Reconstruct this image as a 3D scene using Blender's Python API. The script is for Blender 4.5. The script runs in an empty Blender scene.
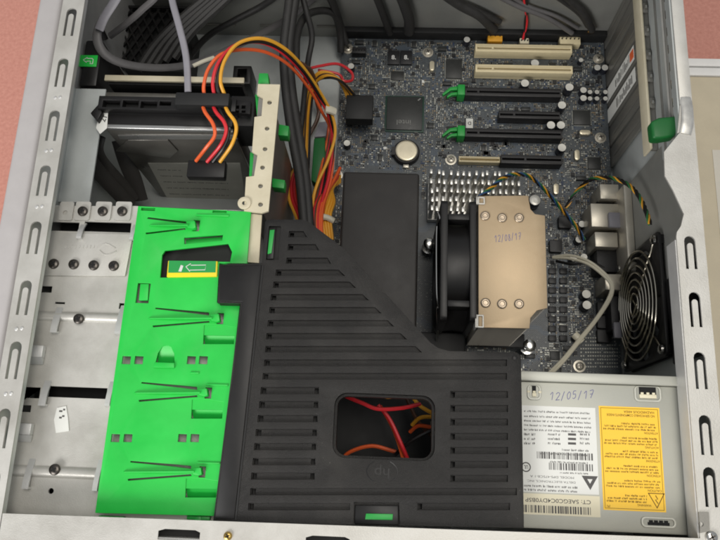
import bpy, bmesh, math, random
from mathutils import Matrix, Vector

random.seed(7)
S = 0.001                       # everything below is authored in millimetres
rad = math.radians
scene = bpy.context.scene
COL = scene.collection

# ------------------------------------------------------------------ camera
F_PX, CAM_H = 725.0, 633.0      # focal length (in 720 px wide frame), height above table
R3 = (Matrix.Rotation(rad(15.3), 3, 'X') @ Matrix.Rotation(rad(2.3), 3, 'Y')
      @ Matrix.Rotation(rad(1.75), 3, 'Z'))
cd = bpy.data.cameras.new('camera')
cd.sensor_width = 36.0
cd.lens = 36.0 * F_PX / 720.0
cd.clip_start = 0.01
cd.clip_end = 50
cam = bpy.data.objects.new('camera', cd)
cam.matrix_world = Matrix.Translation((0, 0, CAM_H * S)) @ R3.to_4x4()
COL.objects.link(cam)
scene.camera = cam

# ------------------------------------------------------------------ light
world = bpy.data.worlds.new('World')
scene.world = world
world.use_nodes = True
bg = world.node_tree.nodes['Background']
bg.inputs['Color'].default_value = (0.93, 0.96, 1.0, 1)
bg.inputs['Strength'].default_value = 0.40

def area(name, loc, target, size, power, col):
    l = bpy.data.lights.new(name, 'AREA')
    l.shape = 'RECTANGLE'
    l.size, l.size_y = size
    l.energy = power
    l.color = col
    o = bpy.data.objects.new(name, l)
    o.location = loc
    o.rotation_euler = (Vector(target) - Vector(loc)).to_track_quat('-Z', 'Y').to_euler()
    COL.objects.link(o)
area('window_light', (-0.72, -0.95, 1.0), (-0.05, 0.1, 0.1), (0.7, 0.6), 18.5, (1.0, 0.985, 0.97))
area('ceiling_light', (0.35, 0.25, 2.1), (0, 0.1, 0), (1.3, 0.6), 17.5, (1.0, 0.95, 0.87))

scene.cycles.filter_width = 1.9
scene.view_settings.view_transform = 'Standard'
scene.view_settings.look = 'None'
scene.view_settings.exposure = 0.0
scene.view_settings.gamma = 1.0

# ------------------------------------------------------------------ helpers
def A(u, v, z):
    """survey point: where the line of sight of (u, v) meets the height z (mm)"""
    d = R3 @ Vector(((u - 360) / F_PX, -(v - 270) / F_PX, -1))
    k = (z - CAM_H) / d.z
    return (d.x * k, d.y * k, z)

def P2(pts, z):
    return [A(u, v, z)[:2] for u, v in pts]

def BX(u0, v0, u1, v1, z):
    a, b, c, d = A(u0, v0, z), A(u1, v0, z), A(u0, v1, z), A(u1, v1, z)
    return ((a[0] + c[0]) / 2, (b[0] + d[0]) / 2, (c[1] + d[1]) / 2, (a[1] + b[1]) / 2)

def lin(c):
    return tuple((x / 12.92 if x <= 0.04045 else ((x + 0.055) / 1.055) ** 2.4) for x in (v / 255 for v in c))

MATS = {}
def mat(name, rgb, rough=0.5, metal=0.0, var=0.12, scale=60.0, bump=0.0, bscale=900.0, spec=0.5,
        rgb2=None, detail=4.0, rvar=0.12, stretch=None, coat=0.0, dust=0.0):
    m = bpy.data.materials.new(name)
    m.use_nodes = True
    nt = m.node_tree
    b = nt.nodes['Principled BSDF']
    c = lin(rgb)
    tc = nt.nodes.new('ShaderNodeTexCoord')
    src = tc.outputs['Object']
    if stretch:
        mp = nt.nodes.new('ShaderNodeMapping')
        mp.inputs['Scale'].default_value = stretch
        nt.links.new(src, mp.inputs['Vector'])
        src = mp.outputs['Vector']
    n = nt.nodes.new('ShaderNodeTexNoise')
    n.inputs['Scale'].default_value = scale
    n.inputs['Detail'].default_value = detail
    n.inputs['Roughness'].default_value = 0.65
    nt.links.new(src, n.inputs['Vector'])
    r = nt.nodes.new('ShaderNodeValToRGB')
    r.color_ramp.elements[0].position = 0.3
    r.color_ramp.elements[1].position = 0.7
    lo = tuple(x * (1 - var) for x in c)
    hi = tuple(min(1, x * (1 + var)) for x in c) if rgb2 is None else lin(rgb2)
    r.color_ramp.elements[0].color = (*lo, 1)
    r.color_ramp.elements[1].color = (*hi, 1)
    nt.links.new(n.outputs['Fac'], r.inputs['Fac'])
    colour = r.outputs['Color']
    if dust:
        vd = nt.nodes.new('ShaderNodeTexVoronoi')
        vd.inputs['Scale'].default_value = 260
        nt.links.new(src, vd.inputs['Vector'])
        nd = nt.nodes.new('ShaderNodeTexNoise')
        nd.inputs['Scale'].default_value = 22
        nd.inputs['Detail'].default_value = 8
        nt.links.new(src, nd.inputs['Vector'])
        r1 = nt.nodes.new('ShaderNodeMapRange')
        r1.inputs['From Min'].default_value = 0.13
        r1.inputs['From Max'].default_value = 0.05
        nt.links.new(vd.outputs['Distance'], r1.inputs['Value'])
        r3 = nt.nodes.new('ShaderNodeMapRange')
        r3.inputs['From Min'].default_value = 0.5
        r3.inputs['From Max'].default_value = 0.75
        nt.links.new(nd.outputs['Fac'], r3.inputs['Value'])
        add = nt.nodes.new('ShaderNodeMath')
        add.operation = 'MULTIPLY_ADD'
        nt.links.new(r1.outputs['Result'], add.inputs[0])
        nt.links.new(r3.outputs['Result'], add.inputs[1])
        hz = nt.nodes.new('ShaderNodeMath')
        hz.operation = 'MULTIPLY'
        hz.inputs[1].default_value = 0.25
        nt.links.new(r3.outputs['Result'], hz.inputs[0])
        nt.links.new(hz.outputs[0], add.inputs[2])
        am_ = nt.nodes.new('ShaderNodeMath')
        am_.operation = 'MULTIPLY'
        am_.inputs[1].default_value = dust
        am_.use_clamp = True
        nt.links.new(add.outputs[0], am_.inputs[0])
        mxd = nt.nodes.new('ShaderNodeMix')
        mxd.data_type = 'RGBA'
        nt.links.new(am_.outputs[0], mxd.inputs[0])
        nt.links.new(colour, mxd.inputs[6])
        mxd.inputs[7].default_value = (*lin((150, 146, 138)), 1)
        colour = mxd.outputs[2]
    nt.links.new(colour, b.inputs['Base Color'])
    mr = nt.nodes.new('ShaderNodeMapRange')
    mr.inputs['To Min'].default_value = max(0.02, rough - rvar)
    mr.inputs['To Max'].default_value = min(1, rough + rvar)
    nt.links.new(n.outputs['Fac'], mr.inputs['Value'])
    nt.links.new(mr.outputs['Result'], b.inputs['Roughness'])
    b.inputs['Metallic'].default_value = metal
    b.inputs['Specular IOR Level'].default_value = spec
    b.inputs['Coat Weight'].default_value = coat
    if bump:
        n2 = nt.nodes.new('ShaderNodeTexNoise')
        n2.inputs['Scale'].default_value = bscale
        n2.inputs['Detail'].default_value = 2
        nt.links.new(src, n2.inputs['Vector'])
        bp = nt.nodes.new('ShaderNodeBump')
        bp.inputs['Strength'].default_value = bump
        bp.inputs['Distance'].default_value = 0.0006
        nt.links.new(n2.outputs['Fac'], bp.inputs['Height'])
        nt.links.new(bp.outputs['Normal'], b.inputs['Normal'])
    MATS[name] = m
    return m

mat('salmon', (192, 132, 118), 0.75, 0, 0.07, 300, 0.25, 1500, rgb2=(205, 147, 132), spec=0.2)
mat('cream_board', (204, 192, 166), 0.6, 0, 0.05, 40, 0.1)
mat('white_trim', (232, 230, 226), 0.45, 0, 0.03)
mat('paper', (214, 208, 194), 0.8, 0, 0.03)
mat('steel', (200, 200, 198), 0.45, 0.45, 0.1, 25, 0.12, 1200, rgb2=(214, 213, 210), detail=9)
mat('steel_cream', (184, 181, 173), 0.46, 0.4, 0.1, 22, 0.16, 1300, rgb2=(204, 202, 196), detail=10, rvar=0.2)
mat('bracket_cream', (202, 192, 164), 0.5, 0.15, 0.08, 40, 0.16, 1300, rgb2=(212, 203, 178), detail=9)
mat('rail_grey', (62, 60, 58), 0.4, 0, 0.12, 40)
mat('steel_grey', (186, 190, 188), 0.48, 0.35, 0.12, 20, 0.12, 1200, detail=9)
mat('steel_shaded', (142, 142, 137), 0.45, 0.45, 0.14, 16, 0.12, 1200, detail=9)  # darker steel copy; the upper wall's weaker light put into its colour
mat('steel_psu', (180, 180, 170), 0.48, 0.35, 0.07, 14, 0.08, 1500, detail=9)
mat('steel_dark', (128, 126, 120), 0.42, 0.55, 0.15, 30, 0.1, 1000, stretch=(1, 1, 0.15))
mat('chrome', (205, 203, 198), 0.18, 1.0, 0.05)
mat('screw_dark', (82, 78, 74), 0.32, 0.9, 0.15, 400)
mat('recess', (12, 12, 12), 0.8, 0, 0.1)
mat('brass', (190, 160, 90), 0.3, 1.0, 0.1)
mat('bezel', (176, 172, 171), 0.55, 0, 0.03, 80, 0.15, 1800)
mat('green', (28, 190, 66), 0.42, 0, 0.05, 30, 0.06, 1500, rgb2=(34, 198, 72))
mat('green_dark', (14, 92, 38), 0.5, 0, 0.08)
mat('green_clip', (30, 150, 60), 0.45, 0, 0.08)
mat('black_plastic', (28, 27, 26), 0.42, 0, 0.2, 25, 0.45, 2600, rgb2=(39, 37, 35), spec=0.3, detail=8, dust=0.3)
mat('black_smooth', (25, 24, 24), 0.42, 0, 0.1, 40, spec=0.35)
mat('black_matte', (40, 37, 35), 0.55, 0, 0.1, 60, 0.2, 2000, dust=0.25)
mat('black_deep', (22, 22, 22), 0.6, 0, 0.2)
mat('sleeve', (44, 43, 42), 0.55, 0, 0.2, 300, 0.3, 2500)
mat('cable_grey', (128, 126, 132), 0.45, 0, 0.08, 50)
mat('cable_dim', (92, 90, 90), 0.5, 0, 0.12, 50)
mat('wire_red', (205, 40, 48), 0.4, 0, 0.06)
mat('wire_orange', (226, 96, 46), 0.4, 0, 0.06)
mat('wire_yellow', (222, 160, 48), 0.4, 0, 0.06)
mat('wire_black', (30, 28, 28), 0.4, 0, 0.1)
mat('wire_brown', (84, 58, 44), 0.45, 0, 0.1)
mat('wire_white', (206, 200, 180), 0.45, 0, 0.05)
mat('wire_green', (44, 110, 62), 0.45, 0, 0.05)
mat('wire_blue', (48, 84, 130), 0.45, 0, 0.05)
mat('yellow_label', (248, 198, 48), 0.5, 0, 0.02)
mat('yellow_edge', (240, 214, 30), 0.5, 0, 0.02)
mat('green_label', (30, 150, 70), 0.45, 0, 0.03)
mat('white_label', (222, 222, 216), 0.5, 0, 0.02)
mat('cream_label', (222, 214, 186), 0.5, 0, 0.02)
mat('ink', (84, 82, 80), 0.7, 0, 0.15, 900)
mat('ink_brown', (104, 72, 12), 0.7, 0, 0.15, 900)
mat('pen_blue', (88, 88, 134), 0.5, 0, 0.1)
mat('print_white', (214, 214, 210), 0.6, 0, 0.1)
mat('print_grey', (128, 128, 124), 0.6, 0, 0.1)
mat('copper_plate', (176, 153, 121), 0.45, 0.4, 0.08, 20, 0.06, 1200, rgb2=(188, 167, 136), detail=8, rvar=0.2)
mat('aluminium', (205, 203, 197), 0.36, 0.8, 0.12, 200)
mat('fin', (150, 146, 138), 0.4, 0.9, 0.1)
mat('pci_cream', (214, 200, 162), 0.5, 0, 0.05, 200)
mat('slot_black', (34, 33, 34), 0.5, 0, 0.15, 300)
mat('carrier', (30, 62, 50), 0.5, 0, 0.1)
mat('drive_body', (122, 119, 113), 0.3, 0.6, 0.15, 30, 0.1, 900, detail=8)
mat('chip', (46, 47, 46), 0.45, 0, 0.12, 300)
mat('can_top', (214, 212, 204), 0.35, 0.35, 0.05)
mat('can_side', (38, 40, 48), 0.4, 0.2, 0.1)
mat('battery', (222, 212, 186), 0.32, 0.55, 0.05)
mat('port_metal', (196, 190, 176), 0.38, 0.7, 0.08, 60)
mat('smd_silver', (172, 172, 164), 0.4, 0.4, 0.15, 600)
mat('smd_tan', (128, 112, 88), 0.55, 0, 0.2, 600)
mat('smd_black', (30, 30, 32), 0.5, 0, 0.2, 600)
mat('smd_blue', (46, 62, 92), 0.5, 0, 0.2, 600)
mat('drive_silver', (176, 176, 174), 0.3, 0.8, 0.08, 40)
mat('drive_label', (206, 204, 194), 0.5, 0.1, 0.08, 60)
mat('guard_wire', (178, 172, 158), 0.22, 1.0, 0.08)

# printed circuit board: dark blue-green lacquer with dense pale traces and solder dots
def pcb_material():
    m = bpy.data.materials.new('pcb')
    m.use_nodes = True
    nt = m.node_tree
    b = nt.nodes['Principled BSDF']
    tc = nt.nodes.new('ShaderNodeTexCoord')
    v = nt.nodes.new('ShaderNodeTexVoronoi')
    v.inputs['Scale'].default_value = 520
    v.distance = 'CHEBYCHEV'
    n = nt.nodes.new('ShaderNodeTexNoise')
    n.inputs['Scale'].default_value = 70
    n.inputs['Detail'].default_value = 6
    br = nt.nodes.new('ShaderNodeTexBrick')
    br.inputs['Scale'].default_value = 260
    br.inputs['Color1'].default_value = (*lin((40, 46, 54)), 1)
    br.inputs['Color2'].default_value = (*lin((62, 69, 76)), 1)
    br.inputs['Mortar'].default_value = (*lin((96, 100, 100)), 1)
    br.inputs['Mortar Size'].default_value = 0.035
    for x in (v, n, br):
        nt.links.new(tc.outputs['Object'], x.inputs['Vector'])
    r = nt.nodes.new('ShaderNodeValToRGB')
    r.color_ramp.elements[0].position = 0.16
    r.color_ramp.elements[0].color = (1, 1, 1, 1)
    r.color_ramp.elements[1].position = 0.24
    r.color_ramp.elements[1].color = (0, 0, 0, 1)
    nt.links.new(v.outputs['Distance'], r.inputs['Fac'])
    r2 = nt.nodes.new('ShaderNodeValToRGB')
    r2.color_ramp.elements[0].position = 0.47
    r2.color_ramp.elements[0].color = (0, 0, 0, 1)
    r2.color_ramp.elements[1].position = 0.60
    r2.color_ramp.elements[1].color = (1, 1, 1, 1)
    nt.links.new(n.outputs['Fac'], r2.inputs['Fac'])
    mul = nt.nodes.new('ShaderNodeMath')
    mul.operation = 'MULTIPLY'
    nt.links.new(r.outputs['Color'], mul.inputs[0])
    nt.links.new(r2.outputs['Color'], mul.inputs[1])
    mx = nt.nodes.new('ShaderNodeMix')
    mx.data_type = 'RGBA'
    nt.links.new(mul.outputs[0], mx.inputs[0])
    nt.links.new(br.outputs['Color'], mx.inputs[6])
    mx.inputs[7].default_value = (*lin((160, 160, 152)), 1)
    nt.links.new(mx.outputs[2], b.inputs['Base Color'])
    b.inputs['Roughness'].default_value = 0.42
    MATS['pcb'] = m
pcb_material()

WL = {}                          # world origin (mm) of every object
def thing(name, label, cat, loc, group=None):
    o = bpy.data.objects.new(name, None)
    o.empty_display_size = 0.01
    COL.objects.link(o)
    o.location = Vector(loc) * S
    WL[o.name] = Vector(loc)
    o['label'] = label
    o['category'] = cat
    if group:
        o['group'] = group
    return o

def inset(poly, d):
    n = len(poly)
    ar = sum(poly[i][0] * poly[(i + 1) % n][1] - poly[(i + 1) % n][0] * poly[i][1] for i in range(n))
    sg = 1 if ar > 0 else -1
    out = []
    for i in range(n):
        p, q, r = Vector(poly[i - 1][:2]), Vector(poly[i][:2]), Vector(poly[(i + 1) % n][:2])
        e1, e2 = (q - p).normalized(), (r - q).normalized()
        n1, n2 = Vector((-e1.y, e1.x)) * sg, Vector((-e2.y, e2.x)) * sg
        k = n1 + n2
        k = k / max(0.3, k.dot(n1)) if k.length > 1e-6 else n1
        out.append(tuple(q + k * d))
    return out

def rrect(x0, x1, y0, y1, r, n=5):
    pts = []
    for cx, cy, a0 in ((x1 - r, y1 - r, 0), (x0 + r, y1 - r, 90), (x0 + r, y0 + r, 180), (x1 - r, y0 + r, 270)):
        for i in range(n + 1):
            a = rad(a0 + 90 * i / n)
            pts.append((cx + r * math.cos(a), cy + r * math.sin(a)))
    return pts

def circ(cx, cy, r, n=20):
    return [(cx + r * math.cos(2 * math.pi * i / n), cy + r * math.sin(2 * math.pi * i / n)) for i in range(n)]

def spline(pts, k=8):
    pts = [Vector(p) for p in pts]
    out = []
    for i in range(len(pts) - 1):
        p0 = pts[i - 1] if i else pts[0] * 2 - pts[1]
        p1, p2 = pts[i], pts[i + 1]
        p3 = pts[i + 2] if i + 2 < len(pts) else p2 * 2 - p1
        for j in range(k):
            t = j / k
            out.append(0.5 * ((2 * p1) + (p2 - p0) * t + (2 * p0 - 5 * p1 + 4 * p2 - p3) * t * t
                              + (3 * p1 - p0 - 3 * p2 + p3) * t ** 3))
    out.append(pts[-1])
    return out

class MB:
    def __init__(self):
        self.v, self.f, self.m = [], [], []
    def add(self, vs, fs, mi=0, T=None):
        o = len(self.v)
        for p in vs:
            p = Vector(p)
            self.v.append(T @ p if T else p)
        for f in fs:
            self.f.append([i + o for i in f])
            self.m.append(mi)
        return self
    def box(self, x0, x1, y0, y1, z0, z1, mi=0, T=None):
        x0, x1 = min(x0, x1), max(x0, x1)
        y0, y1 = min(y0, y1), max(y0, y1)
        vs = [(x, y, z) for z in (z0, z1) for y in (y0, y1) for x in (x0, x1)]
        return self.add(vs, [(0, 2, 3, 1), (4, 5, 7, 6), (0, 1, 5, 4), (2, 6, 7, 3), (0, 4, 6, 2), (1, 3, 7, 5)], mi, T)
    def plate(self, outer, holes, z0, z1, mi=0, T=None):
        bm = bmesh.new()
        es = []
        for loop in [outer] + list(holes):
            vs = [bm.verts.new((p[0], p[1], z0)) for p in loop]
            es += [bm.edges.new((vs[i], vs[(i + 1) % len(vs)])) for i in range(len(vs))]
        bmesh.ops.triangle_fill(bm, use_beauty=True, use_dissolve=False, edges=es, normal=(0, 0, 1))
        g = bmesh.ops.extrude_face_region(bm, geom=bm.faces[:])
        bmesh.ops.translate(bm, verts=[e for e in g['geom'] if isinstance(e, bmesh.types.BMVert)], vec=(0, 0, z1 - z0))
        bmesh.ops.recalc_face_normals(bm, faces=bm.faces[:])
        bm.verts.index_update()
        self.add([v.co.copy() for v in bm.verts], [[v.index for v in f.verts] for f in bm.faces], mi, T)
        bm.free()
        return self
    def lathe(self, prof, n=16, mi=0, T=None, c=(0, 0, 0)):
        vs, fs = [], []
        for r, z in prof:
            for i in range(n):
                a = 2 * math.pi * i / n
                vs.append((c[0] + r * math.cos(a), c[1] + r * math.sin(a), c[2] + z))
        for j in range(len(prof) - 1):
            for i in range(n):
                k = (i + 1) % n
                fs.append((j * n + i, j * n + k, (j + 1) * n + k, (j + 1) * n + i))
        fs.append([(len(prof) - 1) * n + i for i in range(n)])
        fs.append([n - 1 - i for i in range(n)])
        return self.add(vs, fs, mi, T)
    def tube(self, pts, rx, ry=None, n=8, k=8, up=(0, 0, 1), mi=0, twist=None, raw=False):
        ry = ry or rx
        P = [Vector(p) for p in pts] if raw else spline(pts, k)
        N = len(P)
        vs, fs = [], []
        prev = None
        L = 0
        for i in range(N):
            t = (P[min(i + 1, N - 1)] - P[max(i - 1, 0)]).normalized()
            s = Vector(up).cross(t)
            if s.length < 0.05:
                s = prev or Vector((1, 0, 0)).cross(t)
            s.normalize()
            if prev and s.dot(prev) < 0:
                s = -s
            prev = s
            u = t.cross(s).normalized()
            if i:
                L += (P[i] - P[i - 1]).length
            c = P[i]
            if twist:
                R, ph, pitch = twist
                a = ph + L / pitch * 2 * math.pi
                c = c + s * R * math.cos(a) + u * R * math.sin(a)
            for j in range(n):
                a = 2 * math.pi * j / n
                vs.append(c + s * rx * math.cos(a) + u * ry * math.sin(a))
        for i in range(N - 1):
            for j in range(n):
                q = (j + 1) % n
                fs.append((i * n + j, i * n + q, (i + 1) * n + q, (i + 1) * n + j))
        fs.append([j for j in range(n)][::-1])
        fs.append([(N - 1) * n + j for j in range(n)])
        return self.add(vs, fs, mi)
    def quad(self, a, b, c, d, mi=0):
        return self.add([a, b, c, d], [(0, 1, 2, 3)], mi)
    def mesh(self, name, mats, origin=(0, 0, 0), bevel=0.0, smooth=True, seg=2):
        me = bpy.data.meshes.new(name)
        o = Vector(origin)
        me.from_pydata([(p - o) * S for p in self.v], [], self.f)
        for x in (mats if isinstance(mats, (list, tuple)) else [mats]):
            me.materials.append(MATS[x])
        me.polygons.foreach_set('material_index', self.m)
        bm = bmesh.new()
        bm.from_mesh(me)
        bmesh.ops.recalc_face_normals(bm, faces=bm.faces[:])
        if bevel:
            es = [e for e in bm.edges if len(e.link_faces) == 2 and e.calc_face_angle(0) > rad(40)]
            bmesh.ops.bevel(bm, geom=es, offset=bevel * S, segments=seg, profile=0.5, affect='EDGES', clamp_overlap=True)
        bm.to_mesh(me)
        bm.free()
        if smooth:
            me.polygons.foreach_set('use_smooth', [True] * len(me.polygons))
            me.set_sharp_from_angle(angle=rad(38))
        me.update()
        return me
    def build(self, name, mats, parent=None, bevel=0.0, smooth=True, origin=None, seg=2):
        if parent is not None:
            org = WL[parent.name]
        elif origin is not None:
            org = Vector(origin)
        else:
            xs, ys, zs = zip(*[(p.x, p.y, p.z) for p in self.v])
            org = Vector(((min(xs) + max(xs)) / 2, (min(ys) + max(ys)) / 2, min(zs)))
        me = self.mesh(name, mats, org, bevel, smooth, seg)
        o = bpy.data.objects.new(name, me)
        COL.objects.link(o)
        if parent is not None:
            o.parent = parent
        else:
            o.location = org * S
        WL[o.name] = org
        return o

def put(name, me, parent, pos, rz=0, rot=None, scale=None):
    """an alike piece that shares its mesh"""
    o = bpy.data.objects.new(name, me)
    COL.objects.link(o)
    o.parent = parent
    o.location = (Vector(pos) - WL[parent.name]) * S
    o.rotation_euler = rot or (0, 0, rz)
    if scale:
        o.scale = scale
    WL[o.name] = Vector(pos)
    return o

def tag(o, label, cat, group=None, kind=None):
    if label:
        o['label'] = label
        o['category'] = cat
    if group:
        o['group'] = group
    if kind:
        o['kind'] = kind
    return o

# lettering: font outlines turned into flat mesh
def text_into(mb, body, x, y, z, h, rot=180, width=None, mi=0, align='CENTER', thick=0.0):
    c = bpy.data.curves.new('lettering', 'FONT')
    c.body = body
    c.size = 1.0
    c.align_x = align
    c.align_y = 'CENTER'
    c.offset = thick
    o = bpy.data.objects.new('lettering', c)
    COL.objects.link(o)
    dg = bpy.context.evaluated_depsgraph_get()
    me = bpy.data.meshes.new_from_object(o.evaluated_get(dg))
    if len(me.vertices):
        xs = [v.co.x for v in me.vertices]
        ys = [v.co.y for v in me.vertices]
        w, hh = max(xs) - min(xs), max(ys) - min(ys)
        sy = h / hh
        sx = (width / w) if width else sy
        T = Matrix.Translation((x, y, z)) @ Matrix.Rotation(rad(rot), 4, 'Z') @ Matrix.Diagonal((sx, sy, 1, 1))
        cx = (max(xs) + min(xs)) / 2 if align == 'CENTER' else min(xs)
        cy = (max(ys) + min(ys)) / 2
        mb.add([(v.co.x - cx, v.co.y - cy, 0) for v in me.vertices], [list(p.vertices) for p in me.polygons], mi, T)
    bpy.data.objects.remove(o)
    bpy.data.meshes.remove(me)
    bpy.data.curves.remove(c)

def microtext(mb, x0, x1, y, z, h, mi=0, fill=0.9, rnd=random):
    """a printed line too small to read: word-shaped clusters of stems"""
    x = x0
    end = x0 + (x1 - x0) * fill
    while x < end:
        wl = rnd.randint(2, 9)
        for _ in range(wl):
            w = rnd.uniform(0.25, 0.5) * h
            if x + w > end:
                break
            k = rnd.random()
            if k < 0.55:
                mb.box(x, x + w * 0.4, y, y + h * rnd.choice((0.7, 1)), z, z + 0.02, mi)
                mb.box(x, x + w, y + h * rnd.choice((0, .35, .6)), y + h * rnd.choice((.7, .8)), z, z + 0.022, mi)
            else:
                mb.box(x, x + w * 0.8, y, y + h * 0.68, z, z + 0.021, mi)
            x += w + 0.16 * h
        x += 0.5 * h

def strokes(mb, glyphs, place, r, z):
    """handwriting: every glyph a polyline in a unit box, place maps (x, y) to mm"""
    for g in glyphs:
        pts = [(*place(x, y), z) for x, y in g]
        mb.tube(pts, r, 0.03, n=5, k=5)
DIG = {'1': [[(0, .7), (.35, 1), (.3, 0)]], '2': [[(0, .8), (.3, 1), (.55, .75), (.1, .1), (0, .02), (.6, .05)]],
       '/': [[(0, -.1), (.4, 1.1)]], '0': [[(.3, 1), (.02, .6), (.15, .03), (.45, .2), (.5, .75), (.3, 1)]],
       '8': [[(.45, .85), (.2, 1), (.1, .7), (.45, .35), (.3, 0), (.05, .25), (.45, .8)]],
       '5': [[(.5, 1), (.12, .97), (.08, .55), (.4, .6), (.45, .2), (.2, 0), (0, .1)]],
       '7': [[(0, .95), (.55, 1), (.2, 0)], [(.05, .5), (.5, .55)]]}
def handwrite(mb, s, p0, p1, h, r, z):
    """p0 -> p1 base line (mm); letters stand upright seen from below the line"""
    p0, p1 = Vector(p0[:2]), Vector(p1[:2])
    d = (p1 - p0)
    L = d.length
    d.normalize()
    nrm = Vector((-d.y, d.x))
    w = L / len(s)
    for i, ch in enumerate(s):
        o = p0 + d * (i * w)
        jit = random.uniform(-.08, .08) * h
        strokes(mb, DIG[ch], lambda x, y: tuple(o + d * ((x + 0.22 * y) * w * 1.15) + nrm * (y * h + jit)), r, z)

# shared screw meshes
def screw_mesh(name, r, h, mats, cross=True):
    m = MB()
    m.lathe([(r, 0), (r, h * 0.35), (r * 0.9, h * 0.75), (r * 0.6, h), (r * 0.3, h * 1.02)], 20)
    if cross:
        for a in (25, 115):
            m.box(-r * 0.55, r * 0.55, -r * 0.13, r * 0.13, h * 0.6, h * 1.06, 1, Matrix.Rotation(rad(a), 4, 'Z'))
    return m.mesh(name, mats)
SCREW_DARK = screw_mesh('screw', 3.6, 2.4, ['screw_dark', 'recess'])
SCREW_CHROME = screw_mesh('screw', 3.6, 2.2, ['chrome', 'screw_dark'])
SCREW_BRASS = screw_mesh('screw', 2.6, 2.0, ['brass', 'recess'])

# ------------------------------------------------------------------ setting
t = MB().box(-1500, 1500, -1200, 1500, -20, 0).build('table', 'salmon', smooth=False)
tag(t, None, None, kind='structure')

cb_y = A(705, 79, 0)[1]
bt = thing('beige_board', 'flat beige board with white edging lying beside the right side of the case', 'board', (330, 0, 0))
MB().box(236, 720, -500, cb_y, 0.3, 4).build('panel', 'cream_board', bt, 0.6)
y1, y2 = A(705, 70, 0)[1], A(705, 64, 0)[1]
MB().box(236, 720, cb_y + 0.3, y1 - 0.8, 0.3, 6).build('edge_strip', 'white_trim', bt, 1.0)
MB().box(236, 720, y1 + 0.6, y2 + 2.5, 0.3, 6).build('edge_strip', 'white_trim', bt, 1.0)
MB().box(236, 720, y1 - 0.8, y1 + 0.6, 0.3, 3).build('groove', 'steel_grey', bt)
px = A(712, 150, 4)
pp = MB().box(px[0], px[0] + 210, px[1] - 297, px[1], 4.05, 4.5).build('paper_sheet', 'paper')
tag(pp, 'white paper sheet at the right picture edge on the beige board', 'paper')

# ------------------------------------------------------------------ computer case
XL, XR, YB, YT = -246.0, 204.0, -38.0, 409.0
ZR = 178.0
case = thing('computer_case', 'open pale metal desktop computer case lying on its side on the salmon table', 'computer case', (-20, 185, 0))
MB().plate([(XL, YB - 24), (XR, YB - 24), (XR, YT), (XL, YT)], [], 1, 8).build('floor_panel', 'steel_grey', case)
MB().box(XL, XL + 1.5, YB - 24, YT, 8, ZR - 2).build('front_wall', 'steel', case)
MB().box(XR - 1.5, XR, YB - 24, YT, 8, ZR - 2).build('rear_wall', 'steel_grey', case)
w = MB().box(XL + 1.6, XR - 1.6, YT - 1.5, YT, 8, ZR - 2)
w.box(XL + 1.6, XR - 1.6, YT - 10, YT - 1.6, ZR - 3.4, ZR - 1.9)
w.build('upper_wall', 'steel_shaded', case)
for (u0, v0, u1, v1) in ((205, 19, 238, 22), (262, 17, 300, 20), (318, 20, 342, 22)):
    b0, b1 = A(u0, v0, 20), A(u1, v1, 20)
    MB().box(b0[0], b1[0], YT - 2.6, YT - 1.5, 24, 27).build('dimple', 'steel_dark', case, 0.4)
MB().box(XL + 1.6, XR - 1.6, YB - 24, YB - 6.5, 8, ZR - 2).build('lower_wall', 'steel', case)

# bezel: plastic front panel along the left side
bz = MB()
bz.box(XL - 19, XL - 1.2, YB - 34, YT + 4, 1, ZR - 1)
bz.build('front_bezel', 'bezel', case, 4.0, seg=4)

# front rim (left) with spring-finger slots
def u_slot(x0, x1, y0, y1, wl=2.2):
    """inverted U cut round a spring finger that hangs on at the lower end"""
    n, r = 6, (x1 - x0) / 2
    cx = (x0 + x1) / 2
    top = [(cx + r * math.cos(rad(a)), y1 - r + r * math.sin(rad(a))) for a in [180 - 180 * i / n for i in range(n + 1)]]
    rr = r - wl
    inn = [(cx + rr * math.cos(rad(a)), y1 - r - 3 + rr * math.sin(rad(a))) for a in [180 * i / n for i in range(n + 1)]]
    return [(x0, y0)] + top + [(x1, y0), (x1 - wl, y0)] + inn + [(x0 + wl, y0)]
left_slots = [(69, 8, 81, 36), (59, 58, 71, 87), (49, 110, 61, 141), (38, 165, 52, 196), (26, 221, 41, 254), (14, 280, 30, 315),
              (1, 341, 17, 379), (-13, 408, 4, 448), (-28, 470, -10, 512)]
rim_l = XL + 16.5
holes = []
for i, s in enumerate(left_slots):
    x0, x1, y0, y1 = BX(*s, ZR)
    cx = (XL + 8.2)
    holes.append(u_slot(cx - 3.8, cx + 3.8, y0, y1, 1.9))
MB().plate([(XL + 0.3, YB - 24), (rim_l, YB - 24), (rim_l, YT - 4), (XL + 0.3, YT - 4)], holes, ZR - 1.4, ZR).build('front_rim', 'steel_cream', case)
MB().box(rim_l - 1.2, rim_l, YB - 24, YT - 4, ZR - 5, ZR - 1.5).box(XL + 2, XL + 3.2, YB - 24, YT - 4, ZR - 21.4, ZR - 3).build('rim_lip', 'steel', case)
for (u, v) in ((57, 98), (50, 151), (38, 207), (15, 329), (4, 394)):
    x0, y0, _ = A(u, v, ZR)
    e = MB().lathe([(1.3, 0), (1.2, .35), (.8, .6)], 12)
    e.lathe([(1.3, 0), (1.2, .35), (.8, .6)], 12, c=(3.4, 0.5, 0))
    put('dimple', e.mesh('dimple', 'steel'), case, (XL + 6.6, y0, ZR - 0.05))

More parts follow.
